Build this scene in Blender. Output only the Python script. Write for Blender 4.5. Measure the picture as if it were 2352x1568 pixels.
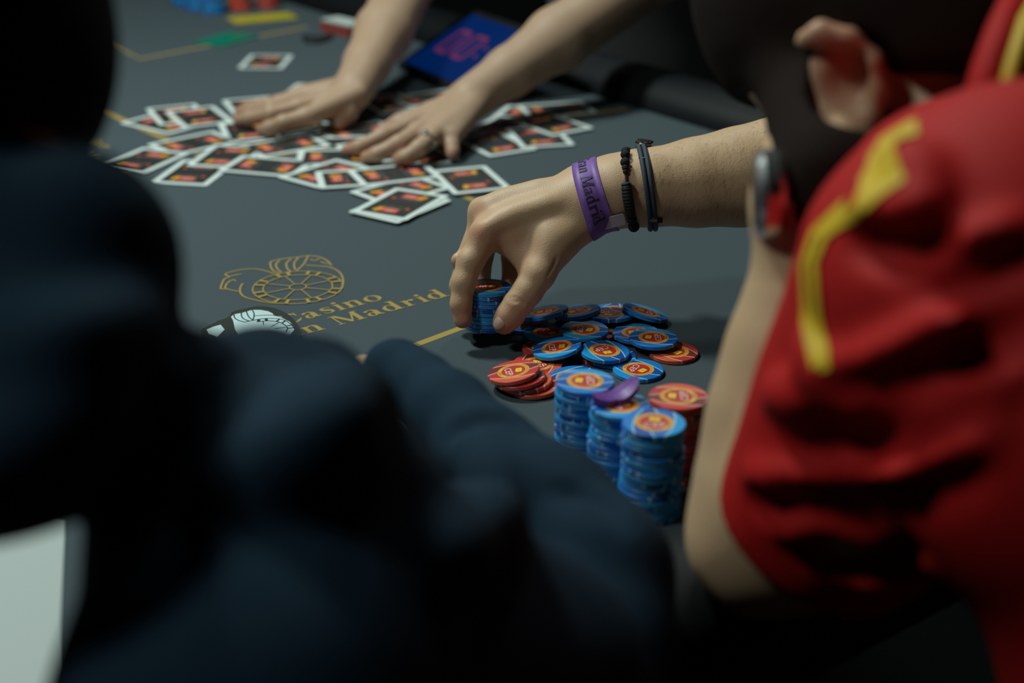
import bpy, math, random
import numpy as np
from mathutils import Vector, Matrix
from mathutils.bvhtree import BVHTree

for _o in list(bpy.data.objects):
    bpy.data.objects.remove(_o)
SC = bpy.context.scene
COL = SC.collection
RNG = random.Random(7)
T = 0.75                      # height of the table felt above the floor

# ------------------------------------------------------------------ camera
F_PX = 50.0 / 36.0 * 2352.0
PITCH = math.radians(23.5)
CAM_H = T + 0.47
cam = bpy.data.cameras.new('camera')
cam.lens = 50.0
cam.sensor_width = 36.0
cam.clip_start = 0.05
cam.dof.use_dof = True
cam.dof.focus_distance = 1.145
cam.dof.aperture_fstop = 3.4
cam_o = bpy.data.objects.new('camera', cam)
COL.objects.link(cam_o)
cam_o.location = (0, 0, CAM_H)
cam_o.rotation_euler = (math.pi / 2 - PITCH, 0, 0)
SC.camera = cam_o

# ------------------------------------------------------------------ world, lights, exposure
W = bpy.data.worlds.new('world')
SC.world = W
W.use_nodes = True
W.node_tree.nodes['Background'].inputs[0].default_value = (0.55, 0.75, 0.85, 1)
W.node_tree.nodes['Background'].inputs[1].default_value = 0.025


def area_light(name, loc, target, size, power, color):
    l = bpy.data.lights.new(name, 'AREA')
    l.shape = 'DISK'
    l.size = size
    l.energy = power
    l.color = color
    o = bpy.data.objects.new(name, l)
    COL.objects.link(o)
    o.location = loc
    o.rotation_euler = (Vector(target) - Vector(loc)).to_track_quat('-Z', 'Y').to_euler()
    return o


area_light('ceiling_lamp_main', (-0.78, 1.72, T + 1.72), (-0.15, 1.3, T), 0.30, 29, (0.88, 1.0, 0.94))
area_light('ceiling_lamp_left', (-0.95, 0.52, T + 1.55), (0.05, 1.0, T), 0.25, 8.5, (0.88, 1.0, 0.96))
area_light('ceiling_lamp_far', (0.25, 2.75, T + 1.8), (0, 1.5, T), 0.3, 6, (0.86, 1.0, 0.96))
SC.view_settings.view_transform = 'Standard'
SC.view_settings.look = 'None'
SC.view_settings.exposure = 0.0
SC.view_settings.gamma = 1.0
SC.view_settings.use_curve_mapping = False


# ------------------------------------------------------------------ photograph geometry -> world
def ray(px, py):
    a = (px - 1176.0) / F_PX
    b = (py - 784.0) / F_PX
    return np.array([a, math.cos(PITCH) - b * math.sin(PITCH), -math.sin(PITCH) - b * math.cos(PITCH)])


CAMP = np.array([0.0, 0.0, CAM_H])


def tab(px, py, h=0.0):
    """point at height h above the felt seen at a pixel"""
    r = ray(px, py)
    return CAMP + r * ((T + h - CAM_H) / r[2])


def dep(px, py, z):
    """point at depth z (metres along the lens axis) seen at a pixel"""
    return CAMP + ray(px, py) * z


# ------------------------------------------------------------------ object helpers
def link(name, mesh, parent=None, mats=(), loc=None):
    o = bpy.data.objects.new(name, mesh)
    COL.objects.link(o)
    if mesh is not None and mats:
        if len(mesh.materials) == 0:
            for m in mats:
                mesh.materials.append(m)
    if parent is not None:
        o.parent = parent
    if loc is not None:
        o.location = loc
    return o


def tag(o, label=None, cat=None, group=None, kind=None):
    if label: o['label'] = label
    if cat: o['category'] = cat
    if group: o['group'] = group
    if kind: o['kind'] = kind
    return o


def empty(name, loc=(0, 0, 0)):
    o = bpy.data.objects.new(name, None)
    o.empty_display_size = 0.02
    COL.objects.link(o)
    o.location = loc
    return o


def mk_mesh(name, verts, faces, smooth=False, mat_idx=None):
    me = bpy.data.meshes.new(name)
    me.from_pydata([tuple(map(float, v)) for v in verts], [], [tuple(map(int, f)) for f in faces])
    if mat_idx is not None:
        me.polygons.foreach_set('material_index', list(mat_idx))
    if smooth:
        me.polygons.foreach_set('use_smooth', [True] * len(me.polygons))
    me.update()
    return me


def mk_mesh_np(name, V, Q, smooth=True):
    me = bpy.data.meshes.new(name)
    V = np.ascontiguousarray(V, dtype=np.float32)
    Q = np.ascontiguousarray(Q, dtype=np.int32)
    me.vertices.add(len(V))
    me.vertices.foreach_set('co', V.ravel())
    me.loops.add(Q.size)
    me.loops.foreach_set('vertex_index', Q.ravel())
    me.polygons.add(len(Q))
    me.polygons.foreach_set('loop_start', np.arange(0, Q.size, 4, dtype=np.int32))
    me.polygons.foreach_set('use_smooth', np.full(len(Q), smooth, dtype=bool))
    me.update(calc_edges=True)
    me.validate()
    return me


class MB:
    """collects geometry for one mesh"""

    def __init__(s):
        s.v, s.f, s.m = [], [], []

    def add(s, verts, faces, mi=0):
        b = len(s.v)
        s.v.extend([tuple(map(float, p)) for p in verts])
        for f in faces:
            s.f.append(tuple(i + b for i in f))
            s.m.append(mi)

    def box(s, c, d, R=None, mi=0):
        c = Vector(c)
        pts = []
        for sx in (-1, 1):
            for sy in (-1, 1):
                for sz in (-1, 1):
                    p = Vector((sx * d[0] / 2, sy * d[1] / 2, sz * d[2] / 2))
                    if R is not None: p = R @ p
                    pts.append(c + p)
        s.add(pts, [(0, 1, 3, 2), (4, 6, 7, 5), (0, 4, 5, 1), (2, 3, 7, 6), (0, 2, 6, 4), (1, 5, 7, 3)], mi)

    def lathe(s, prof, c=(0, 0, 0), R=None, n=32, mi=0, mis=None):
        """profile of (radius, height) around local z"""
        c = Vector(c)
        pts = []
        for (r, z) in prof:
            for i in range(n):
                a = 2 * math.pi * i / n
                p = Vector((r * math.cos(a), r * math.sin(a), z))
                if R is not None: p = R @ p
                pts.append(c + p)
        b = len(s.v)
        s.v.extend([tuple(p) for p in pts])
        for j in range(len(prof) - 1):
            for i in range(n):
                k = (i + 1) % n
                s.f.append((b + j * n + i, b + j * n + k, b + (j + 1) * n + k, b + (j + 1) * n + i))
                s.m.append(mis[j] if mis else mi)
        for j, rev in ((0, True), (len(prof) - 1, False)):
            if prof[j][0] > 1e-7:
                f = [b + j * n + i for i in range(n)]
                s.f.append(tuple(reversed(f)) if rev else tuple(f))
                s.m.append((mis[0] if rev else mis[-1]) if mis else mi)

    def tube(s, pts, rad, n=10, closed=False, mi=0, flat=1.0):
        """tube along points; rad number or list"""
        P = [Vector(p) for p in pts]
        m = len(P)
        R_ = rad if isinstance(rad, (list, tuple)) else [rad] * m
        up = Vector((0, 0, 1))
        b = len(s.v)
        prevn = None
        for i in range(m):
            if closed:
                t = P[(i + 1) % m] - P[(i - 1) % m]
            else:
                t = P[min(i + 1, m - 1)] - P[max(i - 1, 0)]
            if t.length < 1e-9: t = Vector((0, 0, 1))
            t.normalize()
            nn = prevn if prevn is not None else (up if abs(t.dot(up)) < 0.95 else Vector((1, 0, 0)))
            nn = (nn - t * nn.dot(t))
            nn.normalize()
            prevn = nn
            bb = t.cross(nn)
            for k in range(n):
                a = 2 * math.pi * k / n
                s.v.append(tuple(P[i] + nn * (math.cos(a) * R_[i] * flat) + bb * (math.sin(a) * R_[i])))
        mm = m if closed else m - 1
        for i in range(mm):
            i2 = (i + 1) % m
            for k in range(n):
                k2 = (k + 1) % n
                s.f.append((b + i * n + k, b + i * n + k2, b + i2 * n + k2, b + i2 * n + k))
                s.m.append(mi)
        if not closed:
            s.f.append(tuple(reversed([b + k for k in range(n)])))
            s.m.append(mi)
            s.f.append(tuple(b + (m - 1) * n + k for k in range(n)))
            s.m.append(mi)

    def ball(s, c, r, n=14, mi=0, R=None):
        rr = r if isinstance(r, (tuple, list)) else (r, r, r)
        c = Vector(c)
        b = len(s.v)
        h = n // 2
        for j in range(h + 1):
            th = math.pi * j / h
            for i in range(n):
                a = 2 * math.pi * i / n
                p = Vector((rr[0] * math.sin(th) * math.cos(a), rr[1] * math.sin(th) * math.sin(a), rr[2] * math.cos(th)))
                if R is not None: p = R @ p
                s.v.append(tuple(c + p))
        for j in range(h):
            for i in range(n):
                k = (i + 1) % n
                s.f.append((b + j * n + i, b + (j + 1) * n + i, b + (j + 1) * n + k, b + j * n + k))
                s.m.append(mi)

    def prism(s, poly, z0, z1, xf=None, mi=0, mi_side=None):
        """extrude a 2d polygon (counter-clockwise) from z0 to z1"""
        n = len(poly)
        pts = [Vector((p[0], p[1], z0)) for p in poly] + [Vector((p[0], p[1], z1)) for p in poly]
        if xf: pts = [xf(p) for p in pts]
        fs = [tuple(range(n, 2 * n)), tuple(reversed(range(n)))]
        s.add(pts, fs, mi)
        s.add(pts, [(i, (i + 1) % n, n + (i + 1) % n, n + i) for i in range(n)], mi if mi_side is None else mi_side)

    def build(s, name, mats, parent=None, smooth=False, loc=None):
        me = mk_mesh(name, s.v, s.f, smooth, s.m)
        return link(name, me, parent, mats if isinstance(mats, (list, tuple)) else (mats,), loc)


# ------------------------------------------------------------------ signed distance modelling
def v3(p): return np.asarray(p, dtype=np.float64)


class Field:
    def __init__(s, lo, hi, h):
        s.lo = v3(lo)
        s.h = h
        s.n = np.ceil((v3(hi) - s.lo) / h).astype(int) + 1
        s.d = np.full(tuple(s.n), 1.0, dtype=np.float32)

    def _sub(s, lo, hi):
        a = np.maximum(np.floor((lo - s.lo) / s.h).astype(int), 0)
        b = np.minimum(np.ceil((hi - s.lo) / s.h).astype(int) + 1, s.n)
        if np.any(b <= a): return None
        g = [(s.lo[i] + s.h * np.arange(a[i], b[i])).astype(np.float32) for i in range(3)]
        X = g[0][:, None, None]
        Y = g[1][None, :, None]
        Z = g[2][None, None, :]
        return tuple(slice(a[i], b[i]) for i in range(3)), X, Y, Z

    def _op(s, sl, di, k, op):
        d = s.d[sl]
        if op == 'add':
            hh = np.clip(0.5 + 0.5 * (di - d) / k, 0, 1)
            s.d[sl] = di * (1 - hh) + d * hh - k * hh * (1 - hh)
        else:
            hh = np.clip(0.5 - 0.5 * (d + di) / k, 0, 1)
            s.d[sl] = d * (1 - hh) - di * hh + k * hh * (1 - hh)

    def cone(s, a, b, ra, rb, k=0.006, op='add'):
        a, b = v3(a), v3(b)
        m = max(ra, rb) + k + 4 * s.h
        q = s._sub(np.minimum(a, b) - m, np.maximum(a, b) + m)
        if q is None: return
        sl, X, Y, Z = q
        ab = b - a
        L2 = float(ab @ ab) + 1e-12
        t = ((X - a[0]) * ab[0] + (Y - a[1]) * ab[1] + (Z - a[2]) * ab[2]) / L2
        t = np.clip(t, 0, 1)
        dx = X - a[0] - t * ab[0]
        dy = Y - a[1] - t * ab[1]
        dz = Z - a[2] - t * ab[2]
        di = np.sqrt(dx * dx + dy * dy + dz * dz) - (ra + (rb - ra) * t)
        s._op(sl, di.astype(np.float32), k, op)

    def chain(s, pts, rad, k=0.006, op='add'):
        for i in range(len(pts) - 1):
            s.cone(pts[i], pts[i + 1], rad[i], rad[i + 1], k, op)

    def ell(s, c, r, R=None, k=0.006, op='add'):
        c = v3(c)
        r = v3(r)
        m = r.max() + k + 4 * s.h
        q = s._sub(c - m, c + m)
        if q is None: return
        sl, X, Y, Z = q
        X, Y, Z = X - c[0], Y - c[1], Z - c[2]
        if R is not None:
            R = np.asarray(R)          # columns are the ellipsoid axes
            x = X * R[0, 0] + Y * R[1, 0] + Z * R[2, 0]
            y = X * R[0, 1] + Y * R[1, 1] + Z * R[2, 1]
            z = X * R[0, 2] + Y * R[1, 2] + Z * R[2, 2]
        else:
            x, y, z = X, Y, Z
        k0 = np.sqrt((x / r[0]) ** 2 + (y / r[1]) ** 2 + (z / r[2]) ** 2)
        k1 = np.sqrt((x / r[0] ** 2) ** 2 + (y / r[1] ** 2) ** 2 + (z / r[2] ** 2) ** 2) + 1e-9
        di = k0 * (k0 - 1.0) / k1
        s._op(sl, di.astype(np.float32), k, op)

    def cut(s, p, nrm, k=0.004):
        """remove everything on the side the normal points to"""
        p, nrm = v3(p), v3(nrm) / np.linalg.norm(nrm)
        sl, X, Y, Z = s._sub(s.lo, s.lo + s.h * (s.n - 1))
        di = -((X - p[0]) * nrm[0] + (Y - p[1]) * nrm[1] + (Z - p[2]) * nrm[2])
        s._op(sl, di.astype(np.float32), k, 'sub')

    def sample(s, p):
        q = (v3(p) - s.lo) / s.h
        i = np.floor(q).astype(int)
        if np.any(i < 0) or np.any(i >= s.n - 1): return 1.0
        f = q - i
        c = s.d[i[0]:i[0] + 2, i[1]:i[1] + 2, i[2]:i[2] + 2]
        c = c[0] * (1 - f[0]) + c[1] * f[0]
        c = c[0] * (1 - f[1]) + c[1] * f[1]
        return float(c[0] * (1 - f[2]) + c[1] * f[2])

    def march(s, o, d, t0, t1):
        o, d = v3(o), v3(d)
        t = t0
        st = s.h * 0.7
        while t < t1:
            if s.sample(o + d * t) < 0:
                a, b = t - st, t
                for _ in range(12):
                    m = (a + b) / 2
                    if s.sample(o + d * m) < 0: b = m
                    else: a = m
                return o + d * b
            t += st
        return None

    def hit(s, px, py, z0=0.25, z1=1.6):
        return s.march(CAMP, ray(px, py), z0, z1)

    def seam(s, pix, r, k, op='add', sink=0.0, taper=True):
        """fold (add) or crease (sub) lying on the surface along a line seen in the photograph"""
        P = []
        for i in range(len(pix) - 1):
            for t in np.linspace(0, 1, 5, endpoint=(i == len(pix) - 2)):
                P.append((pix[i][0] * (1 - t) + pix[i + 1][0] * t, pix[i][1] * (1 - t) + pix[i + 1][1] * t))
        Q = []
        for p in P:
            h = s.hit(*p)
            if h is not None:
                Q.append(h + ray(*p) * sink)
        if len(Q) < 2: return
        n = len(Q)
        R_ = [r * (math.sin(math.pi * (i + 0.6) / (n + 0.2)) ** 0.6 if taper else 1) for i in range(n)]
        s.chain(Q, R_, k, op)

    def mesh(s, name):
        for ax in range(3):                  # close the surface at the border of its box
            for e in (0, -1):
                sl = [slice(None)] * 3
                sl[ax] = e
                s.d[tuple(sl)] = np.maximum(s.d[tuple(sl)], s.h * 0.5)
        V, Q = surface_nets(s.d, s.lo, s.h)
        return V, Q


def surface_nets(d, lo, h):
    sg = d < 0
    c = np.zeros(tuple(np.array(d.shape) - 1), dtype=np.int8)
    offs = [(i, j, k) for i in (0, 1) for j in (0, 1) for k in (0, 1)]
    n0, n1, n2 = d.shape
    for (i, j, k) in offs:
        c += sg[i:n0 - 1 + i, j:n1 - 1 + j, k:n2 - 1 + k]
    act = (c > 0) & (c < 8)
    ijk = np.argwhere(act)
    idx = np.full(c.shape, -1, dtype=np.int32)
    idx[act] = np.arange(len(ijk), dtype=np.int32)
    acc = np.zeros((len(ijk), 3))
    cnt = np.zeros(len(ijk))
    val = {o: d[ijk[:, 0] + o[0], ijk[:, 1] + o[1], ijk[:, 2] + o[2]].astype(np.float64) for o in offs}
    for a in offs:
        for ax in range(3):
            if a[ax] == 1: continue
            b = list(a)
            b[ax] = 1
            b = tuple(b)
            da, db = val[a], val[b]
            m = (da < 0) != (db < 0)
            t = da[m] / (da[m] - db[m])
            p = np.tile(np.array(a, dtype=np.float64), (m.sum(), 1))
            p[:, ax] += t
            acc[m] += p
            cnt[m] += 1
    V = lo + h * (ijk + acc / cnt[:, None])
    quads = []
    for ax in range(3):
        u, v = [(1, 2), (2, 0), (0, 1)][ax]
        sl0 = [slice(1, -1)] * 3
        sl1 = [slice(1, -1)] * 3
        sl0[ax] = slice(0, -1)
        sl1[ax] = slice(1, None)
        s0, s1 = sg[tuple(sl0)], sg[tuple(sl1)]
        m = s0 != s1
        e = np.argwhere(m)
        neg_first = s0[m]
        base = e.copy()
        base[:, u] += 1
        base[:, v] += 1

        def cell(du, dv):
            q = base.copy()
            q[:, u] += du
            q[:, v] += dv
            return idx[q[:, 0], q[:, 1], q[:, 2]]
        q = np.stack([cell(-1, -1), cell(0, -1), cell(0, 0), cell(-1, 0)], axis=1)
        q[~neg_first] = q[~neg_first][:, ::-1]
        quads.append(q)
    Q = np.concatenate(quads)
    Q = Q[(Q >= 0).all(axis=1)]
    return V, Q


def smooth_verts(V, Q, it=2, lam=0.5):
    E_ = np.concatenate([Q[:, [0, 1]], Q[:, [1, 2]], Q[:, [2, 3]], Q[:, [3, 0]]])
    for _ in range(it):
        S = np.zeros_like(V)
        C = np.zeros(len(V))
        np.add.at(S, E_[:, 0], V[E_[:, 1]])
        np.add.at(C, E_[:, 0], 1)
        np.add.at(S, E_[:, 1], V[E_[:, 0]])
        np.add.at(C, E_[:, 1], 1)
        V = V + lam * (S / np.maximum(C, 1)[:, None] - V)
    return V


def join_vq(parts):
    V, Q, b = [], [], 0
    for v, q in parts:
        V.append(v)
        Q.append(q + b)
        b += len(v)
    return np.concatenate(V), np.concatenate(Q)


def add_tint(me, V, spots):
    """per-vertex amount of red in the skin: knuckles, fingertips, ear (a fixed colouring of the body)"""
    t = np.zeros(len(V))
    for p, r, a in spots:
        t += a * np.exp(-((V - v3(p)) ** 2).sum(axis=1) / (r * r))
    at = me.attributes.new('blush', 'FLOAT', 'POINT')
    n = len(me.vertices)
    tt = np.zeros(n, dtype=np.float32)
    tt[:min(n, len(t))] = np.clip(t, 0, 1)[:n]
    at.data.foreach_set('value', tt)


# ------------------------------------------------------------------ materials
def mat(name, color, rough=0.6, metal=0.0, spec=0.5, emis=None, emis_s=0.0, noise=0.0, nscale=300.0, bump=0.0,
        bscale=None, sheen=0.0, sss=0.0, trans=0.0, coat=0.0):
    m = bpy.data.materials.new(name)
    m.use_nodes = True
    nt = m.node_tree
    b = nt.nodes['Principled BSDF']
    b.inputs['Base Color'].default_value = (*color, 1)
    b.inputs['Roughness'].default_value = rough
    b.inputs['Metallic'].default_value = metal
    b.inputs['Specular IOR Level'].default_value = spec
    b.inputs['Coat Weight'].default_value = coat
    b.inputs['Sheen Weight'].default_value = sheen
    b.inputs['Transmission Weight'].default_value = trans
    if sss > 0:
        b.inputs['Subsurface Weight'].default_value = sss
        b.inputs['Subsurface Radius'].default_value = (1.0, 0.35, 0.2)
        b.inputs['Subsurface Scale'].default_value = 0.004
    if emis:
        b.inputs['Emission Color'].default_value = (*emis, 1)
        b.inputs['Emission Strength'].default_value = emis_s
    if noise > 0 or bump > 0:
        tc = nt.nodes.new('ShaderNodeTexCoord')
        nz = nt.nodes.new('ShaderNodeTexNoise')
        nz.inputs['Scale'].default_value = nscale
        nz.inputs['Detail'].default_value = 4
        nt.links.new(tc.outputs['Object'], nz.inputs['Vector'])
        if noise > 0:
            mr = nt.nodes.new('ShaderNodeMapRange')
            mr.inputs[1].default_value = 0.25
            mr.inputs[2].default_value = 0.75
            mr.inputs[3].default_value = 1 - noise
            mr.inputs[4].default_value = 1 + noise
            nt.links.new(nz.outputs['Fac'], mr.inputs[0])
            mx = nt.nodes.new('ShaderNodeVectorMath')
            mx.operation = 'SCALE'
            mx.inputs[0].default_value = color
            nt.links.new(mr.outputs[0], mx.inputs['Scale'])
            nt.links.new(mx.outputs[0], b.inputs['Base Color'])
        if bump > 0:
            bn = nt.nodes.new('ShaderNodeBump')
            bn.inputs['Strength'].default_value = bump
            bn.inputs['Distance'].default_value = 0.001
            if bscale:
                n2 = nt.nodes.new('ShaderNodeTexNoise')
                n2.inputs['Scale'].default_value = bscale
                nt.links.new(tc.outputs['Object'], n2.inputs['Vector'])
                nt.links.new(n2.outputs['Fac'], bn.inputs['Height'])
            else:
                nt.links.new(nz.outputs['Fac'], bn.inputs['Height'])
            nt.links.new(bn.outputs[0], b.inputs['Normal'])
    return m


def skin_mat(name, base, red):
    m = mat(name, base, 0.48, spec=0.4, sss=0.12, noise=0.0, bump=0.25, nscale=160, bscale=900)
    nt = m.node_tree
    b = nt.nodes['Principled BSDF']
    at = nt.nodes.new('ShaderNodeAttribute')
    at.attribute_name = 'blush'
    tc = nt.nodes.new('ShaderNodeTexCoord')
    nz = nt.nodes.new('ShaderNodeTexNoise')
    nz.inputs['Scale'].default_value = 55
    nz.inputs['Detail'].default_value = 5
    nt.links.new(tc.outputs['Object'], nz.inputs['Vector'])
    ad = nt.nodes.new('ShaderNodeMath')
    ad.operation = 'MULTIPLY_ADD'
    ad.inputs[1].default_value = 0.35
    ad.inputs[2].default_value = -0.12
    nt.links.new(nz.outputs['Fac'], ad.inputs[0])
    sm = nt.nodes.new('ShaderNodeMath')
    sm.operation = 'ADD'
    sm.use_clamp = True
    nt.links.new(ad.outputs[0], sm.inputs[0])
    nt.links.new(at.outputs['Fac'], sm.inputs[1])
    mx = nt.nodes.new('ShaderNodeMix')
    mx.data_type = 'RGBA'
    mx.inputs['A'].default_value = (*base, 1)
    mx.inputs['B'].default_value = (*red, 1)
    nt.links.new(sm.outputs[0], mx.inputs['Factor'])
    nt.links.new(mx.outputs['Result'], b.inputs['Base Color'])
    return m


class NT:
    """small helper for math node graphs"""

    def __init__(s, nt): s.nt = nt

    def m(s, op, a, b=None, c=None):
        n = s.nt.nodes.new('ShaderNodeMath')
        n.operation = op
        for i, x in enumerate((a, b, c)):
            if x is None: continue
            if isinstance(x, (int, float)): n.inputs[i].default_value = x
            else: s.nt.links.new(x, n.inputs[i])
        return n.outputs[0]

    def mix(s, f, a, b):
        n = s.nt.nodes.new('ShaderNodeMix')
        n.data_type = 'RGBA'
        s.nt.links.new(f, n.inputs['Factor'])
        for nm, x in (('A', a), ('B', b)):
            if isinstance(x, tuple): n.inputs[nm].default_value = (*x, 1)
            else: s.nt.links.new(x, n.inputs[nm])
        return n.outputs['Result']


# ------------------------------------------------------------------ lettering
_tcache = {}


def text_mesh(sx, size):
    """vertices and faces of sans lettering, origin at its left baseline, plus its width"""
    key = (sx, size)
    if key in _tcache: return _tcache[key]
    cu = bpy.data.curves.new('t', 'FONT')
    cu.body = sx
    cu.size = size
    cu.resolution_u = 2
    o = bpy.data.objects.new('t', cu)
    COL.objects.link(o)
    dg = bpy.context.evaluated_depsgraph_get()
    me = bpy.data.meshes.new_from_object(o.evaluated_get(dg))
    V = [tuple(v.co) for v in me.vertices]
    Fc = [tuple(p.vertices) for p in me.polygons]
    bpy.data.objects.remove(o)
    bpy.data.meshes.remove(me)
    w = max(v[0] for v in V)
    _tcache[key] = (V, Fc, w)
    return _tcache[key]


def ribbon(pts, wid):
    """polygon of a stroke of varying width"""
    P = [Vector((p[0], p[1])) for p in pts]
    n = len(P)
    ws = wid if isinstance(wid, (list, tuple)) else [wid] * n
    L, R_ = [], []
    for i in range(n):
        t = P[min(i + 1, n - 1)] - P[max(i - 1, 0)]
        t.normalize()
        q = Vector((-t.y, t.x))
        L.append(P[i] + q * ws[i] / 2)
        R_.append(P[i] - q * ws[i] / 2)
    V = L + R_
    Fc = [(i, n + i, n + i + 1, i + 1) for i in range(n - 1)]
    return [tuple(v) for v in V], Fc


def arc(cx, cy, rx, ry, a0, a1, n=14):
    return [(cx + rx * math.cos(math.radians(a0 + (a1 - a0) * i / n)), cy + ry * math.sin(math.radians(a0 + (a1 - a0) * i / n)))
            for i in range(n + 1)]


def _rect(x0, y0, x1, y1): return [(x0, y0), (x1, y0), (x1, y1), (x0, y1)], [(0, 1, 2, 3)]


def _ringw(cx, cy, rx, ry, wx, wy, a0=0, a1=360, n=24):
    V, Fc = [], []
    for i in range(n + 1):
        a = math.radians(a0 + (a1 - a0) * i / n)
        V.append((cx + rx * math.cos(a), cy + ry * math.sin(a)))
        V.append((cx + (rx - wx) * math.cos(a), cy + (ry - wy) * math.sin(a)))
    for i in range(n):
        Fc.append((2 * i, 2 * i + 2, 2 * i + 3, 2 * i + 1))
    return V, Fc


def _disc(cx, cy, r, n=14): return [(cx + r * math.cos(2 * math.pi * i / n), cy + r * math.sin(2 * math.pi * i / n)) for i in range(n)], [tuple(range(n))]


def _stem(x0, x1, top, left_top=True):
    o = [_rect(x0, 0, x1, top), _rect(x0 - .08, 0, x1 + .08, .055)]
    if left_top: o.append(([(x0 - .08, top - .06), (x0 + .02, top - .1), (x0 + .02, top), (x0 - .08, top - .02)], [(0, 1, 2, 3)]))
    return o


GLY = {
    'o': (.76, [_ringw(.38, .34, .35, .36, .17, .06)]),
    'n': (.80, _stem(.10, .26, .68) + [ribbon([(.22, .5), (.30, .6), (.40, .655), (.50, .64), (.56, .56), (.57, .4)], [.05, .08, .08, .1, .15, .16]), _rect(.49, 0, .65, .42), _rect(.41, 0, .73, .055)]),
    'i': (.40, _stem(.12, .28, .68) + [_disc(.20, .88, .1)]),
    's': (.60, [ribbon([(.48, .5), (.42, .62), (.28, .655), (.14, .58), (.15, .45), (.30, .36), (.44, .27), (.46, .12), (.34, .03), (.18, .04), (.09, .18)], [.05, .06, .07, .14, .16, .17, .16, .14, .07, .06, .05])]),
    'a': (.68, [_ringw(.24, .19, .20, .20, .13, .05), ribbon([(.08, .50), (.12, .60), (.24, .655), (.38, .62), (.45, .48), (.45, .2), (.47, .08), (.56, .03), (.63, .06)], [.14, .12, .06, .1, .16, .16, .14, .08, .04]), ribbon([(.38, .40), (.28, .36)], [.05, .05])]),
    'd': (.80, [_ringw(.32, .33, .29, .35, .16, .06), _rect(.48, 0, .64, 1.02), _rect(.48, 0, .74, .055), ([(.38, .97), (.5, .93), (.5, 1.02), (.38, 1.02)], [(0, 1, 2, 3)])]),
    'r': (.60, _stem(.10, .26, .68) + [ribbon([(.22, .44), (.30, .58), (.42, .64)], [.05, .08, .1]), _disc(.45, .57, .095)]),
    'M': (1.18, [_rect(.12, 0, .18, .98), _rect(.02, 0, .28, .055), _rect(.02, .945, .24, 1.0), ([(.12, 1.0), (.30, 1.0), (.62, .22), (.54, .02)], [(3, 2, 1, 0)]), ([(.54, .02), (.60, .02), (.94, .92), (.88, 1.0)], [(0, 1, 2, 3)]), _rect(.84, 0, 1.02, 1.0), _rect(.76, 0, 1.12, .055), _rect(.86, .945, 1.12, 1.0)]),
    'C': (.92, [_ringw(.47, .50, .43, .53, .19, .06, 38, 322), ([(.76, .62), (.82, .62), (.82, 1.0), (.77, .92)], [(0, 1, 2, 3)]), ([(.77, .1), (.84, .28), (.80, .3), (.72, .14)], [(0, 1, 2, 3)])]),
    'G': (1.0, [_ringw(.47, .50, .43, .53, .19, .06, 38, 325), _rect(.70, .05, .88, .44), _rect(.60, .40, .96, .455), ([(.76, .64), (.82, .64), (.82, 1.0), (.77, .92)], [(0, 1, 2, 3)])]),
    ' ': (.38, []),
}


LIFT = True


def serif_text(sx, mb, xf, mi=0, gap=.02):
    """heavy serif lettering; xf maps (x, y) in cap heights to a point"""
    x = 0
    for ch in sx:
        w, shp = GLY[ch]
        for V, Fc in shp:
            lift = len(mb.f) * 2e-6 if LIFT else 0.0      # keep crossing strokes from lying in one plane
            mb.add([(lambda q: (q[0], q[1], q[2] + lift))(xf(x + p[0], p[1])) for p in V], Fc, mi)
        x += w + gap
    return x

# ------------------------------------------------------------------ materials used by the setting
M = {}
M['felt'] = mat('slate_felt', (0.060, 0.079, 0.090), 0.9, spec=0.15, noise=0.10, nscale=900, bump=0.15)
M['gold'] = mat('gold_print', (0.36, 0.25, 0.065), 0.8, spec=0.2, noise=0.08, nscale=700)
M['rail'] = mat('black_leatherette', (0.005, 0.006, 0.007), 0.55, spec=0.25, bump=0.12, nscale=500)
M['wood'] = mat('dark_table_body', (0.012, 0.011, 0.010), 0.5)
M['carpet'] = mat('dark_carpet', (0.012, 0.013, 0.015), 0.95, noise=0.3, nscale=60)
M['wallpaint'] = mat('dark_wall_paint', (0.02, 0.022, 0.025), 0.9, noise=0.1, nscale=8)
M['ceil'] = mat('ceiling_paint', (0.04, 0.045, 0.05), 0.9, noise=0.05, nscale=5)


def slab(name, lo, hi, m):
    mb = MB()
    mb.box([(lo[i] + hi[i]) / 2 for i in range(3)], [hi[i] - lo[i] for i in range(3)])
    o = mb.build(name, m)
    tag(o, kind='structure')
    return o


slab('floor', (-4, -2.5, -0.1), (4, 6, 0), M['carpet'])
slab('wall_back', (-4, 6, 0), (4, 6.1, 3.1), M['wallpaint'])
slab('wall_left', (-4.1, -2.5, 0), (-4, 6, 3.1), M['wallpaint'])
slab('wall_right', (4, -2.5, 0), (4.1, 6, 3.1), M['wallpaint'])
slab('wall_front', (-4, -2.6, 0), (4, -2.5, 3.1), M['wallpaint'])
slab('ceiling', (-4, -2.5, 3.1), (4, 6, 3.2), M['ceil'])

# ------------------------------------------------------------------ the poker table
UX = np.array([0.596, -0.803])      # along the dealer's side, towards the near right corner
VX = np.array([-0.803, -0.596])     # across the table
CORNER = np.array([0.67, 1.18])
TL, TW, TR = 2.7, 1.3, 0.36


def table_outline(off=0.0, n=12):
    pts = []
    r = TR + off
    for (cu, cv, a0) in ((-TR, TR, -90), (-TR, TW - TR, 0), (-TL + TR, TW - TR, 90), (-TL + TR, TR, 180)):
        for i in range(n + 1):
            a = math.radians(a0 + 90.0 * i / n)
            pu = cu + r * math.cos(a)
            pv = cv + r * math.sin(a)
            q = CORNER + UX * pu + VX * pv
            pts.append((q[0], q[1]))
    return pts


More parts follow.
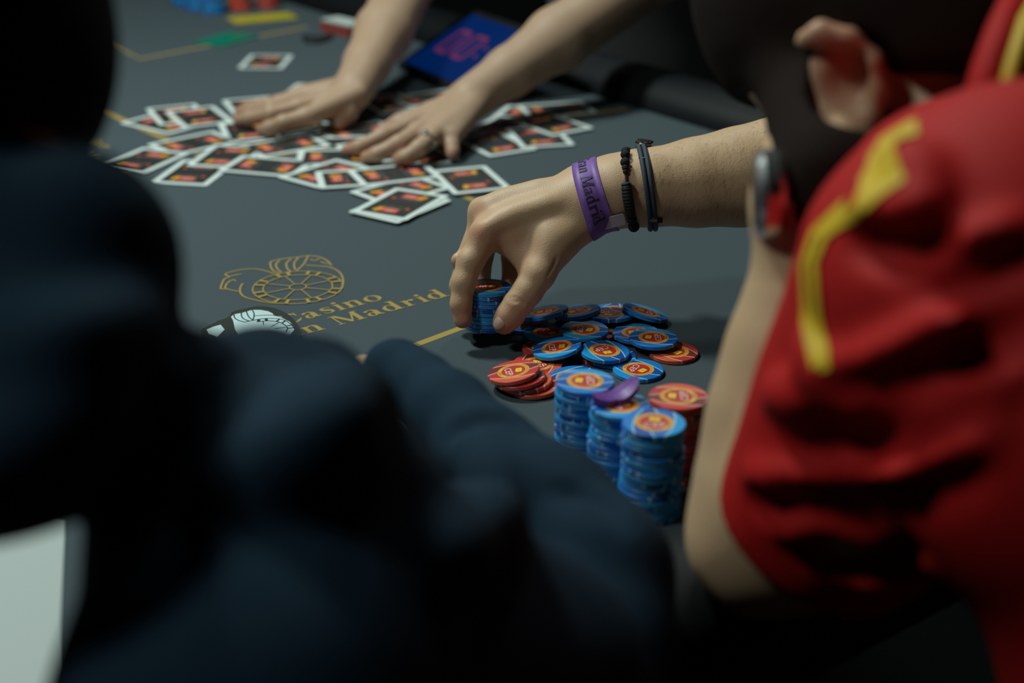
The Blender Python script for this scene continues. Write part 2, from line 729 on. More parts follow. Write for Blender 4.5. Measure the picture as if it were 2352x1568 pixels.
table = empty('poker_table', (0, 0, 0))
tag(table, 'long poker table with slate grey felt and black padded rail', 'table')
ol = table_outline(0.01)
mb = MB()
pol = ol if sum(ol[i][0] * ol[(i + 1) % len(ol)][1] - ol[(i + 1) % len(ol)][0] * ol[i][1] for i in range(len(ol))) > 0 else ol[::-1]
mb.prism(pol, T - 0.03, T)
felt = mb.build('felt_top', M['felt'], table)
felt['label'] = 'slate grey felt playing surface'
# padded rail swept around the outline
prof = [(0.0, -0.028), (0.0, 0.006), (0.008, 0.022), (0.025, 0.034), (0.05, 0.039), (0.078, 0.036), (0.1, 0.024), (0.108, 0.004), (0.106, -0.04), (0.09, -0.05)]
rings = [table_outline(p[0], 16) for p in prof]
V, Fc = [], []
n = len(rings[0])
for j, p in enumerate(prof):
    for q in rings[j]:
        V.append((q[0], q[1], T + p[1]))
for j in range(len(prof)):
    j2 = (j + 1) % len(prof)
    for i in range(n):
        k = (i + 1) % n
        Fc.append((j * n + i, j * n + k, j2 * n + k, j2 * n + i))
ra = link('padded_rail', mk_mesh('padded_rail', V, Fc, True), table, (M['rail'],))
ra['label'] = 'black padded leatherette rail'
mb = MB()
mb.prism([(p[0], p[1]) for p in (table_outline(-0.12) if pol is ol else table_outline(-0.12)[::-1])], T - 0.14, T - 0.03)
mb.build('table_body', M['wood'], table)
for s_ in (0.3, 0.75):
    q = CORNER - UX * TL * s_ + VX * TW * 0.5
    mb = MB()
    mb.lathe([(0.28, 0.0), (0.28, 0.03), (0.09, 0.06), (0.07, 0.3), (0.09, 0.61)], (q[0], q[1], 0.0), n=24)
    mb.build('pedestal', M['wood'], table, smooth=False)


# gold printing on the felt (strokes drawn flat on the cloth)
def felt_stroke(mb, pix, w, h=0.00012, sub=1):
    """w in millimetres"""
    P = [tab(p[0], p[1])[:2] for p in pix]
    V, Fc = ribbon(P, [w * 0.001] * len(P))
    mb.add([(v[0], v[1], T + h + len(mb.f) * 1.5e-6) for v in V], Fc)


def curve_through(pts, n=6):
    """Catmull-Rom through points"""
    P = [np.array(p, dtype=float) for p in pts]
    P = [2 * P[0] - P[1]] + P + [2 * P[-1] - P[-2]]
    out = []
    for i in range(1, len(P) - 2):
        for t in np.linspace(0, 1, n, endpoint=False):
            a, b, c, d = P[i - 1], P[i], P[i + 1], P[i + 2]
            out.append(0.5 * ((2 * b) + (c - a) * t + (2 * a - 5 * b + 4 * c - d) * t * t + (3 * b - a - 3 * c + d) * t ** 3))
    out.append(P[-2])
    return out


for pix, w in (([(150, 52), (225, 88), (322, 135), (705, 62)], 9.0), ([(140, 211), (215, 245), (360, 310), (505, 376), (1440, 250)], 9.0),
               ([(1020, 428), (1100, 466), (1180, 505), (1330, 470)], 8.5), ([(840, 836), (965, 788), (1075, 747), (1125, 728)], 7.5)):
    mb = MB()
    felt_stroke(mb, pix, w)
    o = mb.build('betting_line', M['gold'], table)
    o['label'] = 'gold printed betting line'

mb = MB()


def Z6(*p): return [(500 + a / 7.35, 570 + b / 7.35) for a, b in p]


for st in (Z6((900, 330), (890, 240), (960, 205), (1150, 170), (1350, 150), (1550, 125), (1720, 150), (1850, 210), (1920, 290)),
           Z6((1480, 285), (1700, 300), (1890, 320), (2050, 400), (2115, 520), (2105, 640), (2040, 750)),
           Z6((1050, 205), (985, 270), (1010, 350), (1080, 410)), Z6((1240, 180), (1160, 260), (1180, 350), (1250, 405)),
           Z6((1360, 160), (1290, 260), (1310, 370)), Z6((1530, 130), (1450, 270), (1330, 385)), Z6((900, 330), (950, 390), (1060, 430)),
           Z6((1560, 190), (1640, 210), (1720, 180)), Z6((1740, 230), (1800, 255), (1880, 270)),
           Z6((960, 435), (800, 385), (650, 355), (450, 360), (280, 390), (130, 440), (190, 490), (110, 530), (50, 680), (130, 690)),
           Z6((400, 440), (250, 470), (190, 490)), Z6((310, 560), (250, 540), (160, 600), (130, 680), (220, 710), (350, 735)),
           Z6((425, 600), (380, 680), (390, 770), (480, 840), (700, 895), (900, 930), (1150, 945))):
    felt_stroke(mb, curve_through(st), 1.7)
wc = tab(684.4, 660.5)[:2]
for (r, w) in ((0.0412, 0.0013), (0.0318, 0.0012), (0.0082, 0.0013)):
    Vr, Fr = _ringw(wc[0], wc[1], r, r, w, w, n=64)
    mb.add([(p[0], p[1], T + 0.0004 + len(mb.f) * 1e-6) for p in Vr], [tuple(reversed(f)) for f in Fr])
for i in range(8):
    a = math.radians(75 + 45 * i)
    d = np.array([math.cos(a), math.sin(a)])
    Vr, Fr = ribbon([wc + d * 0.0082, wc + d * 0.0318], [0.0012, 0.0012])
    mb.add([(p[0], p[1], T + 0.00045 + len(mb.f) * 1e-6) for p in Vr], Fr)
    for da in (-8, 8):
        b = math.radians(75 + 45 * i + da)
        d2 = np.array([math.cos(b), math.sin(b)])
        Vr, Fr = ribbon([wc + d2 * 0.0312, wc + d2 * 0.041], [0.0028, 0.0036])
        mb.add([(p[0], p[1], T + 0.00045 + len(mb.f) * 1e-6) for p in Vr], Fr)
o = mb.build('wheel_emblem', M['gold'], table)
o['label'] = 'gold line emblem of a wheel and shell printed on the felt'

BX = np.array([0.803, 0.596])
BY = np.array([-0.596, 0.803])


def felt_text(name, sx, cap, stretch, anchor, anchor_x):
    p0 = tab(*anchor)[:2]
    mb = MB()

    def xf(x, y):
        q = p0 + BX * ((x - anchor_x) * cap * stretch) + BY * (y * cap)
        return (q[0], q[1], T + 0.00012)
    serif_text(sx, mb, xf)
    o = mb.build(name, M['gold'], table)
    return o


pre = sum(GLY[c][0] + .02 for c in 'Gran ')
o = felt_text('felt_lettering', 'Gran Madrid', 0.0205, 1.24, (778, 747.5), pre)
o['label'] = 'gold serif lettering Gran Madrid'
wid = sum(GLY[c][0] + .02 for c in 'Casino')
o = felt_text('felt_lettering', 'Casino', 0.0205, 1.16, (886, 686), wid)
o['label'] = 'gold serif lettering Casino'

# the same lettering printed for the next seat, partly hidden at the far left
p0 = tab(150, 300)[:2]
p1 = tab(345, 405)[:2]
bx_ = (p1 - p0) / np.linalg.norm(p1 - p0)
by_ = np.array([-bx_[1], bx_[0]])
mb = MB()
serif_text('Casino', mb, lambda x, y: (*(p0 + bx_ * (x * 0.026) + by_ * (y * 0.0205)), T + 0.00012))
serif_text('Gran Madrid', mb, lambda x, y: (*(p0 + bx_ * (x * 0.026 + 0.02) + by_ * (y * 0.0205 - 0.034)), T + 0.00012))
o = mb.build('felt_lettering', M['gold'], table)
o['label'] = 'gold serif lettering of the neighbouring seat'

# ------------------------------------------------------------------ poker chips
CR, CT = 0.0200, 0.0034


def chip_mat(name, cap_r, cap_l, dark, midc, line):
    m = mat(name, midc, 0.38, spec=0.45, coat=0.0)
    nt = m.node_tree
    g = NT(nt)
    b = nt.nodes['Principled BSDF']
    tc = nt.nodes.new('ShaderNodeTexCoord')
    sp = nt.nodes.new('ShaderNodeSeparateXYZ')
    nt.links.new(tc.outputs['Object'], sp.inputs[0])
    x = g.m('DIVIDE', sp.outputs[0], CR)
    y = g.m('DIVIDE', sp.outputs[1], CR)
    y2 = g.m('MULTIPLY', y, y)
    xr = g.m('ADD', g.m('ADD', g.m('MULTIPLY', y, 0.21), 0.65), g.m('MULTIPLY', y2, -0.22))
    xl = g.m('ADD', g.m('ADD', g.m('MULTIPLY', y, 0.21), -0.65), g.m('MULTIPLY', y2, 0.22))
    xm = g.m('ADD', g.m('MULTIPLY', g.m('SIGN', y), 0.35), g.m('MULTIPLY', y, -0.27))
    c = g.mix(g.m('GREATER_THAN', x, xm), dark, midc)
    c = g.mix(g.m('GREATER_THAN', x, xr), c, cap_r)
    c = g.mix(g.m('LESS_THAN', x, xl), c, cap_l)
    w = 0.026
    ln = g.m('MAXIMUM', g.m('MAXIMUM', g.m('LESS_THAN', g.m('ABSOLUTE', g.m('SUBTRACT', x, xr)), w), g.m('LESS_THAN', g.m('ABSOLUTE', g.m('SUBTRACT', x, xl)), w)),
             g.m('LESS_THAN', g.m('ABSOLUTE', g.m('SUBTRACT', x, xm)), w))
    c = g.mix(ln, c, line)
    nt.links.new(c, b.inputs['Base Color'])
    return m


M['chip_blue'] = chip_mat('blue_chip_print', (0.006, 0.30, 0.70), (0.003, 0.19, 0.62), (0.001, 0.075, 0.36), (0.002, 0.14, 0.53), (0.35, 0.62, 0.72))
M['chip_red'] = chip_mat('red_chip_print', (0.72, 0.10, 0.045), (0.62, 0.045, 0.03), (0.20, 0.025, 0.025), (0.50, 0.035, 0.028), (0.72, 0.48, 0.42))
M['inlay_yellow'] = mat('inlay_yellow', (0.80, 0.45, 0.05), 0.4)
M['inlay_orange'] = mat('inlay_orange', (0.70, 0.22, 0.04), 0.4)
M['inlay_red'] = mat('inlay_red', (0.50, 0.028, 0.022), 0.4)
M['print_white'] = mat('print_white', (0.80, 0.66, 0.60), 0.5)
M['print_dark'] = mat('print_dark', (0.03, 0.035, 0.02), 0.5)
M['print_red'] = mat('print_red', (0.48, 0.06, 0.02), 0.5)
M['emblem_yellow'] = mat('emblem_yellow', (0.85, 0.62, 0.03), 0.4)
M['edge_pale'] = mat('edge_print_pale', (0.28, 0.47, 0.55), 0.5)
M['edge_pink'] = mat('edge_print_pink', (0.62, 0.34, 0.28), 0.5)

mb = MB()
bv = 0.0004
mb.lathe([(0.0, -CT / 2), (CR - bv, -CT / 2), (CR, -CT / 2 + bv), (CR, CT / 2 - bv), (CR - bv, CT / 2), (0.0, CT / 2)], n=48)
CHIP_ME = {}
for c in ('blue', 'red'):
    CHIP_ME[c] = mk_mesh('poker_chip', mb.v, mb.f, False, None)
    CHIP_ME[c].materials.append(M['chip_' + c])

zt = CT / 2
mb = MB()


def _flat_ring(mb, r0, r1, z, mi, n=40):
    V, Fc = [], []
    for i in range(n):
        a = 2 * math.pi * i / n
        V += [(r0 * math.cos(a), r0 * math.sin(a), z), (r1 * math.cos(a), r1 * math.sin(a), z)]
    for i in range(n):
        k = (i + 1) % n
        Fc.append((2 * i, 2 * i + 1, 2 * k + 1, 2 * k))
    mb.add(V, Fc, mi)


_flat_ring(mb, 0.0121, 0.0126, zt + 0.00006, 1)
_flat_ring(mb, 0.0094, 0.0121, zt + 0.00006, 0)
mb.add([(0.0094 * math.cos(2 * math.pi * i / 40), 0.0094 * math.sin(2 * math.pi * i / 40), zt + 0.00006) for i in range(40)], [tuple(range(40))], 2)
INLAY_ME = mk_mesh('inlay', mb.v, mb.f, False, mb.m)
for k in ('inlay_yellow', 'inlay_orange', 'inlay_red'): INLAY_ME.materials.append(M[k])


def arc_text(sx, r0, span_deg, mid_deg, z, inward=False):
    """lettering bent around the inlay; mid_deg is the angle of its middle"""
    V, Fc, w = text_mesh(sx, 0.0026)
    sc = math.radians(span_deg) * r0 / w
    out = []
    for (x, y, _z) in V:
        t = (x - w / 2) * sc
        if not inward:
            a = math.radians(mid_deg) - t / r0
            r = r0 + y
        else:
            a = math.radians(mid_deg) + t / r0
            r = r0 + 0.0018 - y
        out.append((r * math.cos(a), r * math.sin(a), z))
    return out, Fc


mb = MB()
mb.add(*arc_text('CAMPEONATO DE ESPA\u00d1A DE POKER', 0.0098, 265, 90, zt + 0.0001))
RINGTXT_ME = mk_mesh('ring_lettering', mb.v, mb.f)
RINGTXT_ME.materials.append(M['print_red'])
VAL_ME = {}
for c, s_ in (('blue', '25000'), ('red', '5000')):
    mb = MB()
    mb.add(*arc_text(s_, 0.0098, 46 if c == 'blue' else 38, 270, zt + 0.0001, True))
    VAL_ME[c] = mk_mesh('value_lettering', mb.v, mb.f)
    VAL_ME[c].materials.append(M['print_dark'])
V, Fc, w = text_mesh('CEP', 0.0075)
mb = MB()
mb.add([((p[0] - w / 2) * 0.0142 / w, p[1] * 1.0 - 0.0062, zt + 0.0001) for p in V], Fc)
CEP_ME = mk_mesh('word_lettering', mb.v, mb.f)
CEP_ME.materials.append(M['print_white'])
mb = MB()
R_ = Matrix.Rotation(math.radians(-12), 3, 'Z')


def _e(x, y):
    q = R_ @ Vector((x, y, 0))
    return (q.x + 0.0008, q.y + 0.0041, zt + 0.0001)


def rrect(w, h, r, n=4):
    P = []
    for (cx, cy, a0) in ((w / 2 - r, h / 2 - r, 0), (-w / 2 + r, h / 2 - r, 90), (-w / 2 + r, -h / 2 + r, 180), (w / 2 - r, -h / 2 + r, 270)):
        for i in range(n + 1):
            a = math.radians(a0 + 90 * i / n)
            P.append((cx + r * math.cos(a), cy + r * math.sin(a)))
    return P


P = rrect(0.0048, 0.0068, 0.0006)
mb.add([_e(p[1], p[0]) for p in P][::-1], [tuple(range(len(P)))], 0)
st = []
for i in range(8):
    a = math.pi / 4 * i
    r = 0.0011 if i % 2 == 0 else 0.0004
    q = _e(r * math.cos(a), r * math.sin(a))
    st.append((q[0], q[1], zt + 0.00014))
mb.add(st, [tuple(range(8))], 1)
EMB_ME = mk_mesh('card_emblem', mb.v, mb.f, False, mb.m)
EMB_ME.materials.append(M['emblem_yellow'])
EMB_ME.materials.append(M['inlay_red'])

EDGE_ME = {}
for c, val in (('blue', '25000 PUNTOS'), ('red', '5000 PUNTOS')):
    mb = MB()
    for sx, mid, span in ((val, 315, 55), ('www.campeonatopoker.es', 200, 78), (val, 120, 55), ('www.campeonatopoker.es', 20, 78)):
        V, Fc, w = text_mesh(sx, 0.0022)
        sc = math.radians(span) * CR / w
        mb.add([((CR + 0.00006) * math.cos(math.radians(mid) + (p[0] - w / 2) * sc / CR), (CR + 0.00006) * math.sin(math.radians(mid) + (p[0] - w / 2) * sc / CR), p[1] * 0.85 - 0.0007) for p in V], Fc)
    EDGE_ME[c] = mk_mesh('edge_lettering', mb.v, mb.f)
    EDGE_ME[c].materials.append(M['edge_pale' if c == 'blue' else 'edge_pink'])


def chip_axes(normal, up_deg):
    z = Vector(normal).normalized()
    u = Vector((math.cos(math.radians(up_deg)), math.sin(math.radians(up_deg)), 0))
    y = (u - z * u.dot(z)).normalized()
    x = y.cross(z)
    return Matrix((x, y, z)).transposed()


def make_chip(color, top, normal, up_deg, label, group=None, face=True, edge=True):
    """top: centre of the upper face"""
    R_ = chip_axes(normal, up_deg)
    o = link('poker_chip', CHIP_ME[color])
    c = Vector(top) - (R_ @ Vector((0, 0, CT / 2)))
    o.matrix_world = Matrix.Translation(c) @ R_.to_4x4()
    tag(o, label, 'poker chip', group)
    if edge:
        link('edge_lettering', EDGE_ME[color], o)
    if face:
        inl = link('inlay', INLAY_ME, o)
        link('ring_lettering', RINGTXT_ME, inl)
        link('value_lettering', VAL_ME[color], inl)
        link('word_lettering', CEP_ME, inl)
        link('card_emblem', EMB_ME, inl)
    return o


def normal_for(px, py, slope, ratio):
    """normal of a disc whose outline in the photograph has this slope (degrees, right end up) and flatness"""
    r = ray(px, py)
    e = math.atan2(-r[2], r[1])
    best, bn = 9, None
    for i in range(-40, 41):
        for j in range(-40, 41):
            n = Vector((i * 0.0125, j * 0.0125, 1)).normalized()
            up = n.y * math.sin(e) + n.z * math.cos(e)
            ra_ = -n.y * math.cos(e) + n.z * math.sin(e)
            sl = math.degrees(math.atan2(-n.x, up))
            err = abs(ra_ - ratio) * 2 + abs(sl - slope) * 0.02
            if err < best: best, bn = err, n
    return bn


FLAT = (0, 0, 1)
PILE = [
    # colour, pixel of face centre, height of face, slope, ratio, label-up angle, label
    ('blue', 1206, 740, .0036, None, None, 200, 'blue chip half hidden behind the thumb at the left of the pile'),
    ('red', 1371, 757, .0035, None, None, 120, 'red chip mostly covered at the middle of the blue pile'),
    ('blue', 1259, 762, .0062, 0, .345, -30, 'blue chip in the dark shade under the hand, left of pile centre'),
    ('red', 1256, 798, .0036, None, None, 150, 'red chip peeking out left from under the front blue chip'),
    ('red', 1376, 809, .0035, None, None, 60, 'red chip nearly covered by the front blue chip behind the purple toy board'),
    ('red', 1234, 835, .0036, None, None, 100, 'dark red chip lying flat between the red fan and the blue pile'),
    ('blue', 1404, 816, .0038, None, None, 210, 'blue chip underneath, its right edge showing below the pile'),
    ('red', 1547, 806, .0036, None, None, -33, 'red chip lying flat at the right end of the pile'),
    ('blue', 1466, 847, .0036, None, None, -31, 'blue chip lying flat alone in front of the pile'),
    ('blue', 1313, 864, .0050, 6, .42, 45, 'blue chip between the red fan and the left blue stack'),
    ('blue', 1462, 763, .0062, 0, .38, 190, 'blue chip tucked beneath the right blue chip of the pile'),
    ('blue', 1412, 711, .0085, 0, .27, 80, 'blue chip at the very back of the pile behind another'),
    ('blue', 1399, 719, .0110, 0, .265, 270, 'blue chip at the back of the pile, level, with its value edge towards us'),
    ('blue', 1342.5, 755.5, .0112, 0, .387, -8, 'blue chip on top at the centre of the pile'),
    ('blue', 1389, 804, .0090, -3, .41, -52, 'blue chip at the front of the pile behind the purple toy board'),
    ('blue', 1501, 774.7, .0105, -1, .39, 180, 'blue chip on top at the right of the pile'),
    ('blue', 1325, 713, .0120, 10, .25, 200, 'blue chip leaning at the back, second from the thumb'),
    ('blue', 1483, 715, .0105, -16, .25, 170, 'blue chip sloping down to the right at the back of the pile'),
    ('blue', 1278.5, 796, .0105, 11.5, .37, 5, 'blue chip tilted on top at the front left of the pile'),
    ('blue', 1251, 714, .0150, 11.7, .22, 180, 'blue chip leaning steeply beside the thumb tip'),
    ('red', 1226, 884, .0040, 4, .41, 30, 'lowest red chip of the fanned red pile, nearest to us'),
    ('red', 1208, 873, .0075, 6, .41, 120, 'third red chip down in the fanned red pile'),
    ('red', 1193, 864, .0110, 8, .41, 210, 'second red chip down in the fanned red pile'),
    ('red', 1179, 851, .0150, 11, .40, 10, 'topmost red chip of the fanned red pile, face fully visible'),
]
for c, px, py, h, sl, ra_, up, lb in PILE:
    nrm = FLAT if sl is None else normal_for(px, py, sl, ra_)
    make_chip(c, tab(px, py, h), nrm, up, lb, 'loose chips in the pile')

ORD = ['topmost', 'second', 'third', 'fourth', 'fifth', 'sixth', 'seventh', 'eighth', 'ninth', 'tenth', 'eleventh', 'twelfth', 'thirteenth', 'fourteenth',
       'fifteenth', 'sixteenth', 'seventeenth', 'eighteenth', 'nineteenth', 'twentieth', 'twenty-first', 'twenty-second']


def stack(color, base, count, where, group, jitter, up_top, lean=(0, 0), face=True, edge=True, normal=FLAT):
    nz = Vector(normal).normalized()
    sx = sy = 0
    rng = random.Random(int(abs(base[0]) * 1e5) + count)
    for i in range(count):
        k = count - 1 - i
        sx = sx * 0.7 + rng.uniform(-jitter, jitter)
        sy = sy * 0.7 + rng.uniform(-jitter, jitter)
        p = Vector(base) + nz * ((i + 1) * (CT + 0.00004)) + Vector((sx + lean[0] * i, sy + lean[1] * i, 0))
        lb = (f'topmost {color} chip of {where}' if k == 0 else f'{color} chip, {ORD[k]} from the top of {where}')
        make_chip(color, p, nz, up_top if k == 0 else rng.uniform(0, 360), lb, group, face=(k == 0 and face), edge=edge)


def stack_at(color, px, py, count, *a, **k):
    """pixel of the middle of the topmost face"""
    q = tab(px, py, count * (CT + 0.00004))
    stack(color, (q[0], q[1], T), count, *a, **k)


stack_at('blue', 1344, 873, 17, 'the left blue stack', 'chips of the left blue stack', 0.0007, 180)
stack_at('blue', 1425, 927, 17, 'the middle blue stack under the purple board', 'chips of the middle blue stack', 0.0008, 20)
stack_at('blue', 1502, 968, 19, 'the front blue stack nearest to us', 'chips of the front blue stack', 0.0009, 90)
stack_at('red', 1558, 909, 17, 'the tall red stack by the bare elbow', 'chips of the tall red stack', 0.0007, 180)
# far side of the table
for px, py, n_, where in ((424, 12, 12, 'the far blue stack at the left'), (455, 21, 12, 'the far blue stack in the middle'), (492, 30, 13, 'the far blue stack at the right')):
    q = tab(px, py)
    stack('blue', (q[0], q[1], T), n_, where, 'chips of the far blue stacks', 0.0006, 0, edge=False)
for px, py, n_, where in ((553, 22, 13, 'the far red stack at the left'), (614, 17, 13, 'the far red stack at the right')):
    q = tab(px, py)
    stack('red', (q[0], q[1], T), n_, where, 'chips of the far red stacks', 0.0006, 0, edge=False)

# the stack gripped by the hand, lifted off the felt
HELD_N = 10
HELD_NRM = Vector((0.0, 0.05, 1)).normalized()
HELD_TOP = dep(1120, 657, 1.168)
HELD_BASE = Vector(HELD_TOP) - HELD_NRM * (HELD_N * (CT + 0.00004))
stack('blue', HELD_BASE, HELD_N, 'the blue stack gripped in the fingers', 'chips gripped in the fingers', 0.0003, 0, normal=HELD_NRM)

# ------------------------------------------------------------------ playing cards
CW, CH_, CTH = 0.0665, 0.0930, 0.0003
M['card_white'] = mat('card_white', (0.70, 0.78, 0.75), 0.4, spec=0.4)
M['card_dark'] = mat('card_back_dark', (0.022, 0.027, 0.026), 0.45, noise=0.4, nscale=2500)
M['card_red'] = mat('card_logo_red', (0.62, 0.075, 0.035), 0.5)
M['card_yellow'] = mat('card_logo_yellow', (0.75, 0.36, 0.02), 0.5)
M['card_grey'] = mat('card_text_grey', (0.20, 0.23, 0.22), 0.5)
mb = MB()
P = rrect(CW, CH_, 0.0035)
mb.prism(P, 0, CTH)
CARD_ME = mk_mesh('playing_card', mb.v, mb.f)
CARD_ME.materials.append(M['card_white'])
mb = MB()
P = rrect(CW - 0.0140, CH_ - 0.0150, 0.0008, 2)
mb.prism(P, CTH, CTH + 0.00005)
PANEL_ME = mk_mesh('back_panel', mb.v, mb.f)
PANEL_ME.materials.append(M['card_dark'])


def logo_mesh():
    mb = MB()
    z = CTH + 0.0001
    yy = 0.0245

    def quad(x0, x1, y0, y1, mi, dz=0.0):
        mb.add([(x0, y0, z + dz), (x1, y0, z + dz), (x1, y1, z + dz), (x0, y1, z + dz)], [(0, 1, 2, 3)], mi)
    P = rrect(0.0205, 0.0125, 0.001)
    mb.add([(p[0] - 0.0005, p[1] + yy, z) for p in P], [tuple(range(len(P)))], 0)
    P = rrect(0.006, 0.0135, 0.0008)
    c_, s_ = math.cos(-0.3), math.sin(-0.3)
    mb.add([(p[0] * c_ - p[1] * s_ + 0.0125, p[0] * s_ + p[1] * c_ + yy + 0.0005, z + 0.00005) for p in P], [tuple(range(len(P)))], 1)
    V, Fc, w = text_mesh('CEP', 0.0075)
    mb.add([((p[0] - w / 2) * 0.0125 / w - 0.0025, p[1] * 0.9 + yy - 0.0015, z + 0.00005) for p in V], Fc, 2)
    V, Fc, w = text_mesh('CAMPEONATO ESPA\u00d1A DE POKER', 0.003)
    mb.add([((p[0] - w / 2) * 0.0185 / w - 0.0005, p[1] * 0.6 + yy - 0.0052, z + 0.00005) for p in V], Fc, 2)
    V, Fc, w = text_mesh('POR POKERSTARS', 0.004)
    mb.add([((p[0] - w / 2) * 0.026 / w + 0.001, p[1] * 1.0 + yy - 0.0125, z) for p in V], Fc, 3)
    Vd, Fd = _disc(-0.0165, yy - 0.0105, 0.0026)
    mb.add([(p[0], p[1], z) for p in Vd], Fd, 0)
    me = mk_mesh('back_logo', mb.v, mb.f, False, mb.m)
    for k in ('card_red', 'card_yellow', 'print_white', 'card_grey'): me.materials.append(M[k])
    return me


LOGO_ME = logo_mesh()
CARDS = [
    # edge start, edge end (pixels), S = short or L = long edge, +1 extends away from us, layer, label
    ((275, 283), (382, 308), 'L', 1, 1, 'card poking out furthest left of the wash, half covered'),
    ((333, 250), (452, 238), 'S', -1, 2, 'card second from the left along the back edge of the wash'),
    ((422, 294), (537, 280), 'S', 1, 3, 'card at the back left beside the dealer hand with two logos'),
    ((335, 332), (402, 359), 'S', 1, 4, 'card angled behind the leftmost front card'),
    ((219, 386), (328, 400), 'S', 1, 5, 'leftmost front card, lying nearest the dark sleeve'),
    ((347, 420), (467, 427), 'S', 1, 2, 'second front card from the left, its lower half showing'),
    ((429, 381), (545, 387), 'S', 1, 5, 'card above the second front card from the left'),
    ((504, 393), (652, 406), 'L', 1, 6, 'card lying sideways, third along the front of the wash'),
    ((637, 407), (730, 432), 'S', 1, 7, 'card turned askew, fourth along the front of the wash'),
    ((746, 433), (892, 424), 'L', 1, 8, 'sideways card showing one logo, fifth along the front'),
    ((835, 428), (1010, 408), 'L', 1, 9, 'sideways card with two logos right below the ringed hand'),
    ((802, 441), (884, 471), 'S', 1, 8, 'card mostly covered behind the frontmost card'),
    ((800, 487), (908, 512), 'S', 1, 10, 'card directly beneath the frontmost card'),
    ((1042, 447), (1176, 433), 'S', 1, 10, 'card lying separately at the front right near the knuckles'),
    ((803, 486), (937, 508), 'S', 1, 12, 'frontmost card of the wash, pointing towards us'),
    ((530, 326), (618, 319), 'S', 1, 4, 'card under the spread fingers of the left dealer hand'),
    ((622, 315), (764, 289), 'L', 1, 3, 'card lying sideways below the palm of the left dealer hand'),
    ((542, 268), (650, 258), 'S', 1, 0, 'card behind the finger tips of the left dealer hand'),
    ((682, 192), (785, 196), 'S', -1, 1, 'card at the very back behind the left dealer wrist'),
    ((606, 361), (745, 338), 'L', 1, 5, 'card left of the ringed hand with one tilted logo'),
    ((688, 351), (836, 346), 'L', 1, 4, 'card in front of the ringed hand finger tips'),
    ((690, 380), (822, 378), 'L', 1, 6, 'card just below the tips of the ringed hand'),
    ((826, 379), (930, 367), 'S', 1, 6, 'card under the middle fingers of the ringed hand'),
    ((945, 386), (1035, 373), 'S', 1, 5, 'card under the ring finger of the ringed hand'),
    ((787, 330), (935, 302), 'L', 1, 3, 'card lying sideways between the two dealer hands'),
    ((893, 224), (1020, 206), 'L', -1, 2, 'card at the back between the two dealer wrists'),
    ((870, 262), (985, 248), 'S', 1, 1, 'dark card in the shade between the dealer hands'),
    ((1180, 243), (1352, 231), 'L', -1, 2, 'rearmost card of the group right of the ringed hand'),
    ((1128, 270), (1168, 240), 'S', -1, 1, 'card sticking out behind the wrist of the ringed hand'),
    ((1072, 303), (1185, 316), 'S', 1, 4, 'card in the shade of the ringed forearm'),
    ((1121, 361), (1245, 341), 'S', 1, 5, 'card nearest to us in the group right of the ringed hand'),
    ((1198, 341), (1322, 333), 'S', 1, 6, 'card right of centre in the right group with one logo'),
    ((1264, 314), (1380, 291), 'S', 1, 8, 'outermost right card of the wash'),
    ((545, 157), (648, 158), 'S', 1, 0, 'single card lying apart at the far left behind the hands'),
]


def make_card(a, b, typ, side, layer, label):
    h = layer * 0.00034 + 0.0001
    A, B = tab(*a, h), tab(*b, h)
    mid = (A + B) / 2
    d = (B - A)
    d[2] = 0
    d /= np.linalg.norm(d)
    nrm = np.array([-d[1], d[0], 0.0])
    if nrm[1] < 0: nrm = -nrm
    nrm *= side
    ln = CW if typ == 'S' else CH_
    other = CH_ if typ == 'S' else CW
    # keep the first corner of the edge where it lies
    c = A + d * ln / 2 * (1.0) + nrm * other / 2
    c = 0.5 * (c + mid + nrm * other / 2)
    x = d if typ == 'S' else -nrm
    ang = math.atan2(x[1], x[0])
    o = link('playing_card', CARD_ME)
    o.location = (c[0], c[1], T + h)
    o.rotation_euler = (0, 0, ang)
    tag(o, label, 'playing card', 'cards spread face down on the felt')
    link('back_panel', PANEL_ME, o)
    for k in (0, 1):
        l = link('back_logo', LOGO_ME, o)
        l.rotation_euler = (0, 0, math.pi * k)
    return o


for cdef in CARDS:
    make_card(*cdef)

# ------------------------------------------------------------------ the hand gripping the chips, and its forearm
CUP = np.array([0, math.sin(PITCH), math.cos(PITCH)])      # image up
CBK = np.array([0, -math.cos(PITCH), math.sin(PITCH)])     # towards the lens
CX = np.array([1.0, 0, 0])


def proj(p):
    q = v3(p) - CAMP
    z = -q @ CBK
    return 1176 + F_PX * (q @ CX) / z, 784 - F_PX * (q @ CUP) / z, z


M['skin'] = skin_mat('skin', (0.56, 0.375, 0.22), (0.56, 0.245, 0.155))
M['skin_d'] = skin_mat('dealer_skin', (0.44, 0.295, 0.195), (0.44, 0.21, 0.15))
M['nail'] = mat('finger_nail', (0.52, 0.34, 0.27), 0.28, spec=0.5)
M['hair_dark'] = mat('dark_body_hair', (0.03, 0.02, 0.014), 0.5)

fa = Field(dep(1010, 790, 1.13) - np.array([0.01, 0.06, 0.03]), np.array([0.345, 1.32, T + 0.24]), 0.0015)
D = dep
# forearm
fa.chain([D(1360, 458, 1.178), D(1420, 440, 1.178), D(1500, 430, 1.180), D(1600, 419, 1.184), D(1700, 406, 1.188), D(1800, 392, 1.192), D(1900, 378, 1.196), D(2000, 366, 1.20), D(2060, 360, 1.2)],
         [.0275, .0278, .0302, .0350, .0395, .0440, .0470, .048, .047], .012)
fa.cone(D(1340, 440, 1.182), D(1470, 418, 1.19), .022, .024, .012)
